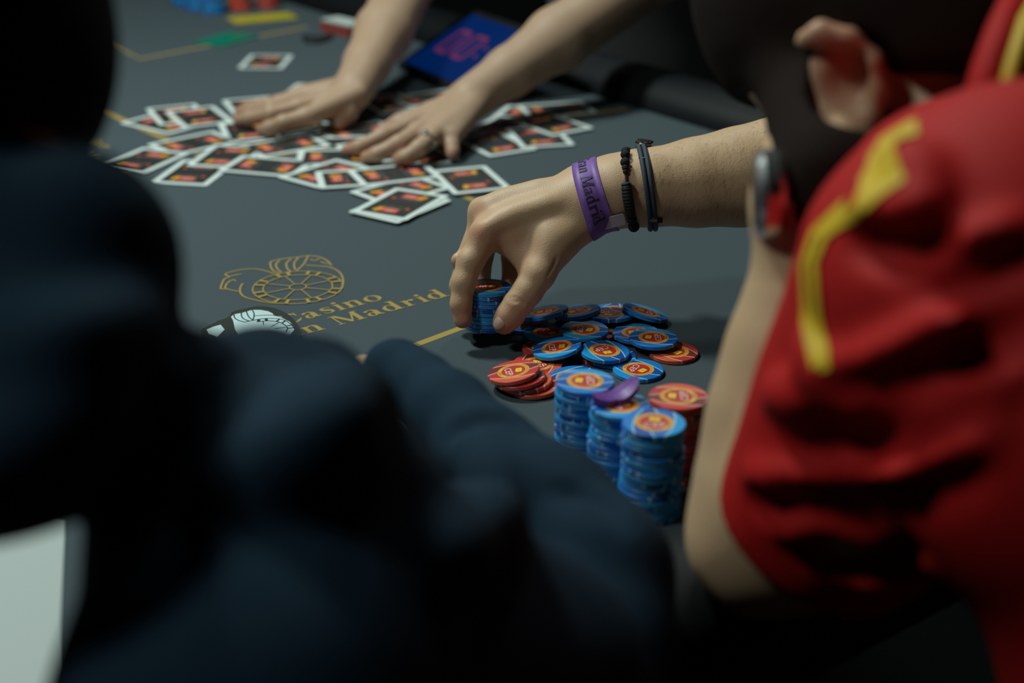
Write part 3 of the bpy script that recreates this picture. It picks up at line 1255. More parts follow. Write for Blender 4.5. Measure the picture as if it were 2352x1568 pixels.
# back of the hand: four metacarpals and the palm
fa.cone(D(1350, 462, 1.168), D(1122, 541, 1.158), .0190, .0112, .008)
fa.cone(D(1350, 442, 1.178), D(1117, 490, 1.178), .0205, .0110, .007)
fa.cone(D(1350, 452, 1.190), D(1142, 488, 1.198), .0190, .0105, .007)
fa.cone(D(1350, 468, 1.200), D(1172, 500, 1.214), .0170, .0098, .007)
fa.cone(D(1166, 540, 1.166), D(1250, 548, 1.166), .0125, .0190, .010)
fa.cone(D(1300, 505, 1.180), D(1190, 530, 1.190), .0230, .0130, .010)
# thumb and its ball
fa.chain([D(1345, 500, 1.166), D(1272, 556, 1.158), D(1237, 628, 1.149)], [.0185, .0172, .0136], .010)
fa.chain([D(1237, 628, 1.149), D(1212, 668, 1.148), D(1190, 697, 1.148), D(1170, 725, 1.150), D(1158, 741, 1.151)], [.0134, .0120, .0114, .0108, .0096], .004)
fa.cone(D(1165, 552, 1.162), D(1215, 605, 1.158), .0100, .0105, .010)
# index
fa.chain([D(1122, 541, 1.158), D(1080, 600, 1.153), D(1065, 648, 1.152), D(1059, 698, 1.153), D(1063, 733, 1.154)], [.0112, .0106, .0097, .0084, .0076], .004)
# middle
fa.chain([D(1117, 490, 1.178), D(1073, 598, 1.178), D(1058, 655, 1.182), D(1060, 715, 1.187)], [.0110, .0098, .0090, .0078], .003)
# ring
fa.chain([D(1142, 488, 1.198), D(1108, 590, 1.208), D(1104, 650, 1.208), D(1108, 700, 1.204)], [.0105, .0089, .0082, .0076], .003)
# little
fa.chain([D(1172, 500, 1.214), D(1174, 590, 1.214), D(1173, 648, 1.206), D(1166, 692, 1.198)], [.0098, .0083, .0076, .0070], .003)
# knuckles
fa.ell(D(1105, 484, 1.173), (.0085, .0085, .0085), None, .014)
fa.ell(D(1107, 532, 1.153), (.0078, .0078, .0078), None, .014)
fa.ell(D(1050, 598, 1.172), (.0050, .0050, .0060), None, .005)
# tendons and small creases
fa.seam([(1118, 470), (1180, 448), (1260, 425)], .0020, .012, 'add', sink=.0022)
fa.seam([(1125, 518), (1190, 490), (1280, 462)], .0020, .012, 'add', sink=.0022)
fa.cone(D(1150, 505, 1.168), D(1340, 455, 1.170), .0150, .0200, .012)
fa.seam([(1166, 682), (1185, 684), (1206, 695)], .0007, .0014, 'sub', sink=-.0002)
fa.seam([(1170, 690), (1190, 694), (1203, 704)], .0007, .0014, 'sub', sink=-.0002)
fa.seam([(1118, 600), (1128, 592), (1142, 588)], .0007, .0014, 'sub', sink=-.0002)
fa.seam([(1238, 690), (1262, 648), (1285, 622)], .0008, .002, 'sub', sink=-.0002)
fa.seam([(1255, 640), (1272, 610), (1280, 590)], .0007, .002, 'sub', sink=-.0002)
RARM_V, RARM_Q = fa.mesh('arm')
RARM_SPOTS = [(D(1103, 480, 1.16), .010, .35), (D(1100, 535, 1.146), .008, .75), (D(1158, 745, 1.142), .014, .55), (D(1063, 735, 1.147), .018, .7), (D(1058, 715, 1.18), .02, .6),
              (D(1190, 697, 1.137), .012, .3), (D(1045, 598, 1.17), .008, .4), (D(1200, 580, 1.15), .02, .35), (D(1108, 690, 1.2), .02, .6), (D(1130, 560, 1.15), .014, .3)]

# thumb nail
nh = fa.hit(1147, 740)
NAIL_C = nh + CBK * 0.0002
nb = MB()
ax = (v3(D(1158, 741, 1.151)) - v3(D(1190, 697, 1.148)))
ax /= np.linalg.norm(ax)
nz_ = CBK * 0.9 - CX * 0.35
nz_ -= ax * (nz_ @ ax)
nz_ /= np.linalg.norm(nz_)
bx_ = np.cross(ax, nz_)
nb.ball(NAIL_C - nz_ * 0.0012, (0.0050, 0.0066, 0.0021), 18, R=Matrix((tuple(bx_), tuple(ax), tuple(nz_))).transposed())
NAIL_MB = nb


# ------------------------------------------------------------------ things worn on the wrist
def ring_dir(th, u, v): return u * math.cos(th) + v * math.sin(th)


def ring_loop(f, C, u, v, n, off, a0=0.0, a1=2 * math.pi, closed=True):
    out = []
    m = n if closed else n + 1
    for i in range(m):
        th = a0 + (a1 - a0) * i / n
        d = ring_dir(th, u, v)
        t, st = 0.0, 0.0012
        while f.sample(C + d * t) < 0 and t < 0.08: t += st
        lo_, hi_ = max(t - st, 0), t
        for _ in range(10):
            m_ = (lo_ + hi_) / 2
            if f.sample(C + d * m_) < 0: lo_ = m_
            else: hi_ = m_
        out.append(C + d * (hi_ + off))
    return out


def frame(ux, uy, vn):
    """u: image direction of the top of the loop; v: towards the lens, slid sideways by vn"""
    u = CX * ux + CUP * uy
    u /= np.linalg.norm(u)
    nn = np.cross(u, CBK)
    nn = nn if nn @ CX > 0 else -nn
    v = CBK + nn * vn
    v -= u * (u @ v)
    v /= np.linalg.norm(v)
    nn = np.cross(u, v)
    nn = nn if nn @ CX > 0 else -nn
    return u, v, nn


M['band_purple'] = mat('purple_paper_band', (0.20, 0.095, 0.36), 0.5, spec=0.4, noise=0.12, nscale=220, bump=0.1)
M['band_text'] = mat('band_print', (0.035, 0.02, 0.07), 0.5)
M['band_tab'] = mat('clear_grey_tab', (0.60, 0.52, 0.56), 0.3)
M['bead'] = mat('black_lava_bead', (0.010, 0.010, 0.011), 0.75, spec=0.3, bump=0.6, nscale=1500)
M['cord_black'] = mat('black_cord', (0.008, 0.008, 0.009), 0.7)
M['cord_blue'] = mat('slate_blue_cord', (0.026, 0.042, 0.062), 0.65, bump=0.4, nscale=1800)
M['silver'] = mat('polished_steel', (0.62, 0.62, 0.60), 0.18, metal=1.0)
M['brass'] = mat('gold_spacer', (0.70, 0.52, 0.25), 0.2, metal=1.0)

u, v, nn = frame(-20, 66, -0.18)
WC = D(1368, 452, 1.178)
BWID = 0.0205
NB, NS = 72, 5
wb = empty('wristband', tuple(WC))
tag(wb, 'purple paper event wristband with dark lettering around the wrist', 'wristband')
Cols = []
for j in range(NS):
    o_ = (j / (NS - 1) - 0.5) * BWID
    Cols.append(ring_loop(fa, WC + nn * o_, u, v, NB, 0.0011))
Vv, Ff = [], []
for j in range(NS):
    for p in Cols[j]: Vv.append(p)
for j in range(NS):
    for i, p in enumerate(Cols[j]):
        d = ring_dir(2 * math.pi * i / NB, u, v)
        Vv.append(p - d * 0.0005)
for j in range(NS - 1):
    for i in range(NB):
        k = (i + 1) % NB
        Ff.append((j * NB + i, j * NB + k, (j + 1) * NB + k, (j + 1) * NB + i))
        b_ = NS * NB
        Ff.append((b_ + j * NB + i, b_ + (j + 1) * NB + i, b_ + (j + 1) * NB + k, b_ + j * NB + k))
for j in (0, NS - 1):
    for i in range(NB):
        k = (i + 1) % NB
        b_ = NS * NB
        Ff.append((j * NB + i, b_ + j * NB + i, b_ + j * NB + k, j * NB + k))
Vv = [v3(p) - WC for p in Vv]
link('paper_band', mk_mesh('paper_band', Vv, Ff, True), wb, (M['band_purple'],))
# lettering wrapped on the band: reads downwards on the near side, letter tops to the right
cen = Cols[NS // 2]
sgn = 1
arcl = [0.0]
for i in range(1, NB): arcl.append(arcl[-1] + float(np.linalg.norm(cen[i] - cen[i - 1])))
start = min(range(NB // 2), key=lambda i: abs(proj(cen[i])[1] - 402))
cap = 0.0094
preb = sum(GLY[c][0] + .02 for c in 'Gran ') * cap


def band_xf(x, y):
    s_ = arcl[start] + x * cap - preb
    tot = arcl[-1] + float(np.linalg.norm(cen[0] - cen[-1]))
    s_ %= tot
    i = max(k for k in range(NB) if arcl[k] <= s_ + 1e-9)
    nx_ = (i + 1) % NB
    seg = (arcl[nx_] if nx_ else tot) - arcl[i]
    t = (s_ - arcl[i]) / max(seg, 1e-9)
    w_ = (y * cap - 0.5 * cap) / BWID + 0.5
    j = min(int(w_ * (NS - 1)), NS - 2)
    tw = w_ * (NS - 1) - j
    a = Cols[j][i] * (1 - t) + Cols[j][nx_] * t
    b = Cols[j + 1][i] * (1 - t) + Cols[j + 1][nx_] * t
    d = ring_dir(2 * math.pi * (i + t) / NB, u, v)
    return tuple(a * (1 - tw) + b * tw + d * 0.0005 - WC)


tb = MB()
serif_text('Gran Madrid', tb, band_xf)
tb.build('band_lettering', M['band_text'], wb)
hh = fa.hit(1402, 508)
tb = MB()
tx = CX * 0.95 + CUP * 0.24
tx /= np.linalg.norm(tx)
tz = CBK * 0.75 - CUP * 0.5
tz -= tx * (tz @ tx)
tz /= np.linalg.norm(tz)
ty = np.cross(tz, tx)
Rm = Matrix((tuple(tx), tuple(ty), tuple(tz))).transposed()
tb.prism(rrect(0.0235, 0.0105, 0.002), 0, 0.0007, xf=lambda p: Vector(tuple(hh + tz * 0.0016 - WC)) + Rm @ p)
tb.build('closure_tab', M['band_tab'], wb)

# black bead and knotted cord bracelet
u, v, nn = frame(-9, 85, -0.22)
BC = D(1452, 436, 1.178)
br = empty('bead_bracelet', tuple(BC))
tag(br, 'black lava bead bracelet with knotted cord and gold spacer', 'bracelet')
NL = 180
lp = ring_loop(fa, BC, u, v, NL, 0.0016)


def at_py(py, near=True):
    rng_ = range(0, NL // 2) if near else range(NL // 2, NL)
    return min(rng_, key=lambda i: abs(proj(lp[i])[1] - py))


tb = MB()
tb.tube([p - BC for p in lp], 0.0010, 8, closed=True)
tb.build('cord', M['cord_black'], br, smooth=True)


def bead(py, r, nm='bead', m='bead', near=True, stretch=1.0):
    i = at_py(py, near)
    d = ring_dir(2 * math.pi * i / NL, u, v)
    p = lp[i] + d * (r - 0.0016) * 0.7
    t = lp[(i + 1) % NL] - lp[i - 1]
    t /= np.linalg.norm(t)
    tb = MB()
    y_ = np.cross(d, t)
    tb.ball(p - BC, (r, r, r * stretch), 14, R=Matrix((tuple(d), tuple(y_), tuple(t))).transposed())
    return tb.build(nm, M[m], br, smooth=True)


for py, r in ((352, .0038), (360, .0040), (375, .0040), (500, .0044), (514, .0048)): bead(py, r)
for py, r in ((356, .0036), (372, .0036), (400, .0036), (430, .0036), (460, .0036), (490, .0036)): bead(py, r, near=False)
bead(366, .0022, 'gold_spacer', 'brass', stretch=.6)
for py in (385, 389, 393, 397): bead(py, .0030 - (py - 385) * .00008, 'cord_knot', 'cord_black', stretch=.55)
for py in range(424, 496, 6): bead(py, .0042 + .0005 * math.sin(py), 'cord_knot', 'cord_black', stretch=.6)
i = at_py(430)
tb = MB()
tb.box(lp[i] - BC + CBK * 0.001, (0.0062, 0.005, 0.0085), Matrix.Rotation(0.1, 3, 'Y'))
tb.build('cord_block', M['bead'], br)

# slate blue double cord bracelet
u, v, nn = frame(-12, 80, -0.06)
KC = D(1486, 432, 1.179)
kb = empty('cord_bracelet', tuple(KC))
tag(kb, 'slate blue double cord bracelet with silver charm and clasp', 'bracelet')
for s_ in (-1, 1):
    l2 = ring_loop(fa, KC + nn * 0.0021 * s_, u, v, 72, 0.0017)
    tb = MB()
    tb.tube([p - KC for p in l2], 0.0020, 10, closed=True)
    tb.build('cord', M['cord_blue'], kb, smooth=True)
l2 = ring_loop(fa, KC, u, v, 72, 0.0017)
tb = MB()
zt_ = Matrix((tuple(CX), (0, 1, 0), (0, 0, 1)))
tb.lathe([(0.0, 0.0012), (0.0070, 0.0010), (0.0076, 0.0), (0.0070, -0.0012), (0.0, -0.0014)], l2[0] - KC + np.array([0.003, 0, 0.0028]), n=28)
ch = tb.build('charm', M['silver'], kb)
tb = MB()
for s_ in (-1, 0, 1):
    tb.box(l2[0] - KC + np.array([0.003 + 0.003 * s_, 0, 0.0043]), (0.0012, 0.010, 0.0008), Matrix.Rotation(0.6 + 0.3 * s_, 3, 'Z'))
tb.build('charm_relief', M['bead'], ch)
tb = MB()
tb.box(l2[0] - KC + np.array([0.003, -0.004, -0.0022]), (0.012, 0.006, 0.005))
tb.build('charm_mount', M['cord_blue'], kb)
ib = min(range(36), key=lambda i: abs(proj(l2[i])[1] - 506))
tb = MB()
tb.box(l2[ib] - KC, (0.0062, 0.0052, 0.0042), Matrix.Rotation(-0.5, 3, 'X'))
tb.build('clasp', M['silver'], kb)
tb = MB()
tb.box(l2[ib] - KC + np.array([0.0058, 0.001, -0.001]), (0.0045, 0.003, 0.0035))
tb.build('clasp_tongue', M['cord_black'], kb)
ib = min(range(36), key=lambda i: abs(proj(l2[i])[1] - 362))
tb = MB()
tb.tube([l2[ib] - KC - CX * 0.0042, l2[ib] - KC + CBK * 0.0018, l2[ib] - KC + CX * 0.0042], 0.0007, 8)
tb.build('silver_ring', M['silver'], kb, smooth=True)

# ------------------------------------------------------------------ people
def box_of(pts, m):
    P = np.array([v3(p) for p in pts])
    return P.min(axis=0) - m, P.max(axis=0) + m


def prims(f, lst, k):
    for it in lst:
        if len(it) == 2:                     # (point, radius)
            f.ell(it[0], (it[1],) * 3, None, k)
        else:
            f.chain(it[0], it[1], it[2] if len(it) > 2 and it[2] else k)


def vq_object(name, V, Q, m, parent=None, spots=None):
    me = mk_mesh_np(name, V, Q)
    me.materials.append(m)
    if spots is not None: add_tint(me, V, spots)
    return link(name, me, parent)


def bvh_of(V, Q):
    return BVHTree.FromPolygons([tuple(map(float, p)) for p in V], [tuple(map(int, q)) for q in Q])


def surf_strip(name, bvh, pix, width, m, parent, off=0.0012, n=8):
    """a flat sewn stripe following a cloth surface along a line seen in the photograph"""
    P = []
    for i in range(len(pix) - 1):
        for t in np.linspace(0, 1, n, endpoint=(i == len(pix) - 2)):
            P.append((pix[i][0] * (1 - t) + pix[i + 1][0] * t, pix[i][1] * (1 - t) + pix[i + 1][1] * t))
    C, N = [], []
    for p in P:
        h = bvh.ray_cast(Vector(tuple(CAMP)), Vector(tuple(ray(*p))))
        if h[0] is None: continue
        C.append(h[0])
        nn_ = h[1] if h[1].dot(Vector(tuple(ray(*p)))) < 0 else -h[1]
        N.append(nn_)
    if len(C) < 3: return None
    NW = 6
    V, Fc = [], []
    for i in range(len(C)):
        t = (C[min(i + 1, len(C) - 1)] - C[max(i - 1, 0)]).normalized()
        s_ = t.cross(N[i]).normalized()
        for j in range(NW + 1):
            q = C[i] + s_ * (width * (j / NW - 0.5))
            nr = bvh.find_nearest(q)
            nn_ = nr[1] if nr[1].dot(N[i]) > 0 else -nr[1]
            V.append(nr[0] + nn_ * off)
    for i in range(len(C) - 1):
        for j in range(NW):
            a = i * (NW + 1) + j
            Fc.append((a, a + 1, a + NW + 2, a + NW + 1))
    return link(name, mk_mesh(name, V, Fc, True), parent, (m,))


# ---- the player in the red shirt -------------------------------------------------
M['shirt_red'] = mat('red_jersey', (0.40, 0.007, 0.006), 0.7, spec=0.2, bump=0.12, nscale=1400)
M['shirt_yellow'] = mat('yellow_trim', (0.62, 0.40, 0.008), 0.6, bump=0.1, nscale=1400)
M['eye'] = mat('eye_white', (0.55, 0.52, 0.48), 0.2)
M['hair_black'] = mat('black_hair', (0.016, 0.0095, 0.0075), 0.85, spec=0.1, bump=0.8, nscale=420)

fb = Field(dep(1560, 1440, .76) - np.array([.03, .12, .03]), np.array([0.42, 1.12, T + 0.50]), 0.0035)
fb.ell(D(1958, -70, .82), (.083, .083, .088), None, .02)
fb.ell(D(2020, -20, .80), (.080, .080, .085), None, .03)
fb.ell(D(2110, -130, .79), (.078, .078, .080), None, .03)  # back of the skull enlarged out of view to shade the nape
fb.chain([D(1925, 60, .80), D(1945, 200, .795), D(1975, 300, .785), D(2000, 385, .775)], [.060, .040, .028, .022], .02)
fb.chain([D(2010, 60, .80), D(2130, 200, .78), D(2260, 380, .75)], [.058, .054, .056], .02)
FD = np.array([-.42, .86, -.30])
FD /= np.linalg.norm(FD)
FU = np.array([-.30, .25, .92])
FU -= FD * (FU @ FD)
FU /= np.linalg.norm(FU)
FL = np.cross(FD, FU)
HC = v3(D(1960, -70, .82))
fb.chain([HC + FD * .078 + FU * .005, HC + FD * .098 - FU * .030], [.008, .012], .008)
fb.ell(HC + FD * .078 + FU * .018, (.03, .03, .008), None, .02)
fb.chain([HC + FD * .080 - FU * .055 - FL * .02, HC + FD * .084 - FU * .055 + FL * .02], [.006, .006], .006)
fb.chain([HC + FD * .04 - FU * .03, HC + FD * .055 - FU * .080], [.048, .028], .02)
# ear
EZ = .724
fb.ell(D(1940, 190, EZ + .012), (.022, .014, .028), None, .008)
fb.chain([D(1845, 92, EZ + .002), D(1885, 74, EZ - .008), D(1950, 92, EZ - .011), D(2000, 140, EZ - .010), D(2014, 205, EZ - .006), D(2000, 262, EZ - .002), D(1972, 296, EZ)],
         [.0048, .0058, .0062, .0062, .0058, .0056, .0070], .004)
fb.ell(D(1945, 175, EZ - .006), (.011, .008, .016), None, .006, 'sub')
# left arm: elbow on the rail, forearm up, hand at the chin
fb.chain([D(1762, 1232, .768), D(1782, 1100, .765), D(1806, 950, .76), D(1836, 800, .755), D(1868, 650, .75), D(1868, 540, .745), D(1850, 470, .742)],
         [.0375, .0400, .0390, .0355, .0300, .0262, .0250], .015)
fb.chain([D(1762, 1232, .768), D(1960, 1080, .70), D(2140, 700, .64)], [.0380, .046, .050], .02)
fb.cone(D(1765, 1238, .768), D(1905, 1250, .735), .0375, .0345, .015)
fb.chain([D(1850, 470, .742), D(1890, 400, .748), D(1930, 350, .755)], [.025, .032, .028], .015)
for (a, b_) in (((1905, 330), (1960, 350)), ((1925, 370), (1985, 390)), ((1925, 410), (1985, 425)), ((1910, 445), (1965, 455))):
    fb.chain([D(a[0], a[1], .742), D(b_[0], b_[1], .735)], [.0095, .0085], .006)
fb.cone(D(1870, 420, .735), D(1900, 330, .735), .012, .010, .008)
# shoulder girdle and the hidden upper right arm
fb.chain([D(2140, 700, .64), D(2340, 500, .72), D(2340, 380, .95), D(2180, 345, 1.12), D(2040, 362, 1.20)], [.050, .058, .055, .050, .046], .02)
RB_V, RB_Q = fb.mesh('body')
V, Q = join_vq([(RARM_V, RARM_Q), (RB_V, RB_Q)])
person_red = vq_object('person', V, Q, M['skin'], None, RARM_SPOTS + [(D(1990, 130, EZ - .01), .02, .5), (D(1900, 78, EZ - .01), .02, .5), (D(1945, 190, EZ), .02, .4)])
tag(person_red, 'person in a red jersey with yellow trim, reaching out to grip blue chips', 'person')
NAIL_MB.build('thumb_nail', M['nail'], person_red, smooth=True)

# hair and beard, with dark volume added over the shaded nape and hand
fh = Field(D(1540, 420, .80) - np.array([.03, .14, .03]), np.array([0.36, 1.0, T + 0.50]), 0.0035)
fh.ell(D(1958, -70, .82), (.092, .092, .097), None, .02)
fh.ell(D(2025, -20, .80), (.092, .092, .095), None, .03)
fh.cone(D(2060, 0, .79), D(2170, 60, .75), .078, .066, .03)
fh.ell(D(2115, -130, .785), (.092, .092, .094), None, .03)  # hair over the enlarged skull, added to block light from the nape
fh.cone(D(2060, 60, .79), D(2170, 190, .765), .064, .056, .02)  # hair carried down over bare nape skin, standing in for its shade
fh.cut(D(2000, 160, .72), -CUP - CX * .10)
fh.chain([D(1880, 90, .785), D(1885, 190, .770), D(1905, 290, .745), D(1935, 390, .725), D(1935, 470, .725)], [.034, .028, .027, .029, .026], .02)  # beard swollen down in front of the hand as dark fill for shade
fh.chain([D(1925, 60, .80), D(1945, 200, .806), D(1975, 300, .79), D(2000, 385, .782)], [.061, .040, .0285, .0235], .015)
fh.ell(D(1965, 200, .715), (.022, .030, .026), None, .006, 'sub')
Vh, Qh = fh.mesh('hair')
vq_object('hair', Vh, Qh, M['hair_black'], person_red)['label'] = 'short black hair and beard, extended as dark fill over the shaded nape and hand'

# jersey
fs = Field(np.array([0.06, 0.26, T - 0.32]), np.array([0.56, 0.98, T + 0.40]), 0.004)
fs.chain([D(1850, 1262, .738), D(1960, 1105, .712), D(2060, 900, .680), D(2190, 640, .640)], [.050, .055, .059, .070], .03)
fs.chain([D(2045, 570, .695), D(2120, 450, .70), D(2220, 425, .68)], [.040, .030, .030], .03)
fs.chain([D(2220, 425, .68), D(2400, 560, .60), D(2540, 900, .60)], [.030, .056, .080], .04)
fs.chain([D(2350, 700, .62), D(2560, 1000, .60), D(2850, 1300, .60), D(2950, 1750, .58)], [.075, .080, .078, .092], .04)
tq = D(2850, 1300, .60)
fs.chain([tq, np.array([tq[0] + .05, tq[1] - .03, T - .30])], [.085, .13], .04)
fs.chain([D(2420, 560, .66), D(2480, 470, .86), D(2380, 400, 1.0)], [.056, .062, .056], .04)
# creases and folds of the sleeve
for pts, r in (([(1770, 900), (1840, 912), (1930, 942), (2030, 948)], .0080), ([(1850, 770), (1885, 845), (1960, 868), (2060, 835), (2160, 765), (2260, 700)], .0085),
               ([(1720, 1085), (1850, 1112), (2000, 1112), (2120, 1075), (2300, 985)], .0090), ([(1790, 1205), (1900, 1228), (2060, 1222)], .0055),
               ([(2070, 350), (2130, 410), (2145, 490)], .006), ([(1950, 1320), (2060, 1315), (2130, 1290)], .0045),
               ([(2160, 610), (2260, 580), (2352, 520)], .007), ([(2060, 1010), (2180, 960), (2330, 850)], .0060), ([(1980, 480), (2060, 495), (2140, 470)], .0055), ([(2150, 760), (2250, 730), (2352, 660)], .006)):
    fs.seam(pts, r, .011, 'add', sink=.0015)
for pts, r in (([(1840, 985), (1960, 1012), (2090, 1000), (2240, 920)], .0060), ([(1740, 1155), (1900, 1172), (2080, 1160), (2250, 1085)], .0060), ([(1900, 905), (2000, 905), (2110, 860), (2200, 800)], .0045),
               ([(1840, 1275), (1960, 1285), (2110, 1260)], .0055), ([(2160, 660), (2280, 630), (2352, 585)], .0055), ([(1960, 560), (2060, 570), (2170, 545)], .0045), ([(2180, 830), (2280, 780), (2352, 720)], .0045)):
    fs.seam(pts, r, .011, 'sub', sink=-.0005)
axh = D(1850, 1262, .738) - D(1960, 1105, .712)
fs.cut(D(1848, 1245, .735), axh, .004)
Vs, Qs = fs.mesh('shirt')
Vs = smooth_verts(Vs, Qs, 3)
jersey = vq_object('jersey', Vs, Qs, M['shirt_red'], person_red)
jersey['label'] = 'red short-sleeved jersey with deep folds'
jb = bvh_of(Vs, Qs)
for pix, w in (([(2110, 300), (2050, 325), (2022, 380), (2026, 455)], .024), ([(1975, 478), (1900, 535), (1872, 600), (1880, 720), (1898, 850)], .0065), ([(1945, 470), (1872, 540), (1848, 610), (1856, 730), (1880, 840)], .0065)):
    o = surf_strip('yellow_stripe', jb, pix, w, M['shirt_yellow'], jersey, n=10)
    if o: o['label'] = 'yellow stripe sewn on the shoulder'
# collar behind the neck
tb = MB()
tb.tube([tuple(D(*p)) for p in ((2236, 300, .645), (2256, 225, .64), (2278, 145, .64), (2305, 70, .65), (2352, -30, .67))], [.010, .0115, .0115, .0115, .0115], 12, flat=.7)
tb.build('collar', M['shirt_red'], jersey, smooth=True)
tb = MB()
tb.tube([tuple(D(*p)) for p in ((2285, 295, .638), (2305, 225, .63), (2328, 140, .63), (2358, 50, .64), (2400, -30, .66))], [.0058] * 5, 10, flat=.7)
tb.build('collar_trim', M['shirt_yellow'], jersey, smooth=True)

for s_ in (-1, 1):
    tb = MB()
    tb.ball(HC + FD * .074 + FL * .031 * s_ + FU * .004, .0125, 14)
    tb.build('eye', M['eye'], person_red, smooth=True)

# hairs on the reaching forearm
hb = MB()
rg = random.Random(3)
msk = np.where((RARM_V[:, 0] > 0.095) & (RARM_V[:, 0] < 0.26))[0]
mid_axis = lambda x: D(1420, 440, 1.178) + (D(2000, 366, 1.20) - D(1420, 440, 1.178)) * ((x - D(1420, 440, 1.178)[0]) / (D(2000, 366, 1.20)[0] - D(1420, 440, 1.178)[0]))
for _ in range(2600):
    p = RARM_V[msk[rg.randrange(len(msk))]]
    c = mid_axis(p[0])
    nr = p - c
    nr /= np.linalg.norm(nr)
    if nr[2] < -0.55: continue
    dr = np.array([-0.35 + rg.uniform(-.3, .3), rg.uniform(-.3, .3), -0.8 + rg.uniform(-.3, .3)])
    dr -= nr * (dr @ nr)
    dr /= np.linalg.norm(dr)
    L = rg.uniform(.004, .009)
    sd = np.cross(nr, dr) * 0.00005
    q1 = p + dr * L * .55 + nr * L * .16
    q2 = p + dr * L + nr * L * .22
    hb.add([p - sd, p + sd, q1 + sd * .8, q1 - sd * .8, q2], [(0, 1, 2, 3), (3, 2, 4)])
o = hb.build('arm_hair', M['hair_dark'], person_red)
o['kind'] = 'stuff'

# watch on the wrist by the chin
wt = empty('wrist_watch', tuple(D(1800, 450, .72)))
tag(wt, 'polished steel wrist watch on the arm raised to the chin', 'watch')
WO = v3(D(1800, 450, .72))
M['steel_soft'] = mat('brushed_steel', (0.66, 0.68, 0.68), 0.27, metal=1.0)
M['watch_dark'] = mat('watch_dial_dark', (0.01, 0.012, 0.014), 0.15)
wz = -CX * .93 + CBK * .12 - CUP * .10 - np.array([0, -.2, 0])
wz /= np.linalg.norm(wz)
wx = np.cross(CUP, wz)
wx /= np.linalg.norm(wx)
wy = np.cross(wz, wx)
WR = Matrix((tuple(wx), tuple(wy), tuple(wz))).transposed()
cc = v3(D(1768, 445, .725)) - WO
tb = MB()
tb.lathe([(0.0, -.006), (.021, -.006), (.0228, -.003), (.0228, .004), (.0205, .007), (.0185, .0075)], cc, WR, 40)
cs = tb.build('watch_case', M['steel_soft'], wt, smooth=False)
tb = MB()
tb.lathe([(.0185, .0072), (.0185, .0076), (0.0, .0082)], cc, WR, 32)
tb.build('dial', M['watch_dark'], cs)
tb = MB()
tb.lathe([(.0, 0), (.0032, 0), (.0032, .004), (0, .004)], cc + wx * 0.0228, WR @ Matrix.Rotation(math.pi / 2, 3, 'Y'), 14)
tb.build('crown', M['silver'], cs)
WA = v3(D(1850, 470, .742))
axw = v3(D(1868, 540, .745)) - v3(D(1890, 400, .748))
axw /= np.linalg.norm(axw)
uu = wz - axw * (wz @ axw)
uu /= np.linalg.norm(uu)
vv = np.cross(axw, uu)
for i in range(22):
    th = math.radians(42 + (360 - 84) * i / 21)
    d = uu * math.cos(th) + vv * math.sin(th)
    t_ = -uu * math.sin(th) + vv * math.cos(th)
    c0 = WA + d * .0285 - WO
    tb = MB()
    tb.box(c0, (.0075, .0175, .0028), Matrix((tuple(t_), tuple(axw), tuple(d))).transposed())
    tb.build('bracelet_link', M['steel_soft'], wt)

# ---- the player in the navy hoodie ------------------------------------------------
M['hoodie'] = mat('navy_hoodie', (0.011, 0.029, 0.050), 0.9, spec=0.12, bump=0.25, nscale=1500)
M['hoodie_dark'] = mat('black_beanie', (0.006, 0.006, 0.007), 0.9, spec=0.15, bump=0.3, nscale=900)
fn = Field(np.array([-0.42, 0.12, T - 0.32]), np.array([0.13, 0.97, T + 0.36]), 0.004)
fn.chain([D(-250, 600, .53), D(140, 605, .52)], [.060, .0395], .02)
fn.chain([D(140, 605, .52), D(90, 760, .52), D(40, 940, .50)], [.0390, .042, .036], .02)
fn.chain([D(-300, 800, .50), D(0, 930, .48), D(-100, 1000, .47)], [.085, .036, .030], .03)
fn.chain([D(60, 930, .50), D(300, 965, .55), D(460, 925, .58), D(600, 890, .62), D(720, 908, .66), D(800, 938, .70)], [.035, .030, .027, .0258, .0262, .025], .010)
fn.chain([D(620, 915, .63), D(690, 1010, .61), D(640, 1260, .55), D(590, 1600, .50), D(590, 1850, .50)], [.026, .040, .070, .066, .070], .012)
fn.chain([D(590, 1850, .50), np.array([-.21, .23, T - .30])], [.070, .105], .03)
fn.chain([D(640, 1420, .56), D(930, 1400, .62), D(1180, 1450, .67)], [.055, .050, .046], .03)
fn.chain([D(700, 1700, .54), D(1000, 1650, .60), D(1250, 1620, .66)], [.06, .052, .05], .03)
fn.chain([D(918, 852, .90), D(965, 888, .875), D(1035, 945, .845), D(1122, 1052, .81), D(1260, 1172, .77), D(1370, 1315, .735), D(1385, 1480, .71), D(1385, 1620, .69)],
         [.0195, .0200, .0232, .0285, .0350, .0385, .0360, .036], .012)
fn.ell(D(905, 840, .89), (.020, .018, .017), None, .008)
# big soft folds
for pts, r in (([(0, 1085), (110, 1010), (185, 900)], .008), ([(420, 950), (440, 880), (470, 820)], .004), ([(640, 1020), (760, 930), (840, 900)], .005),
               ([(1085, 1040), (1140, 1100), (1130, 1190), (1060, 1260), (980, 1310)], .006), ([(60, 800), (220, 780), (330, 740)], .004), ([(540, 1130), (680, 1060), (800, 950)], .006)):
    fn.seam(pts, r, .022, 'add', sink=.003)
Q_ = None
for pts, r in (([(1030, 1000), (1060, 972), (1110, 955), (1170, 962), (1222, 1000)], .0028), ([(1270, 1122), (1340, 1128), (1400, 1160), (1430, 1205)], .0028),
               ([(490, 960), (525, 890), (550, 830)], .0045)):
    fn.seam(pts, r, .008, 'sub', sink=-.0005)
Vn, Qn = fn.mesh('hoodie')
Vn = smooth_verts(Vn, Qn, 6)
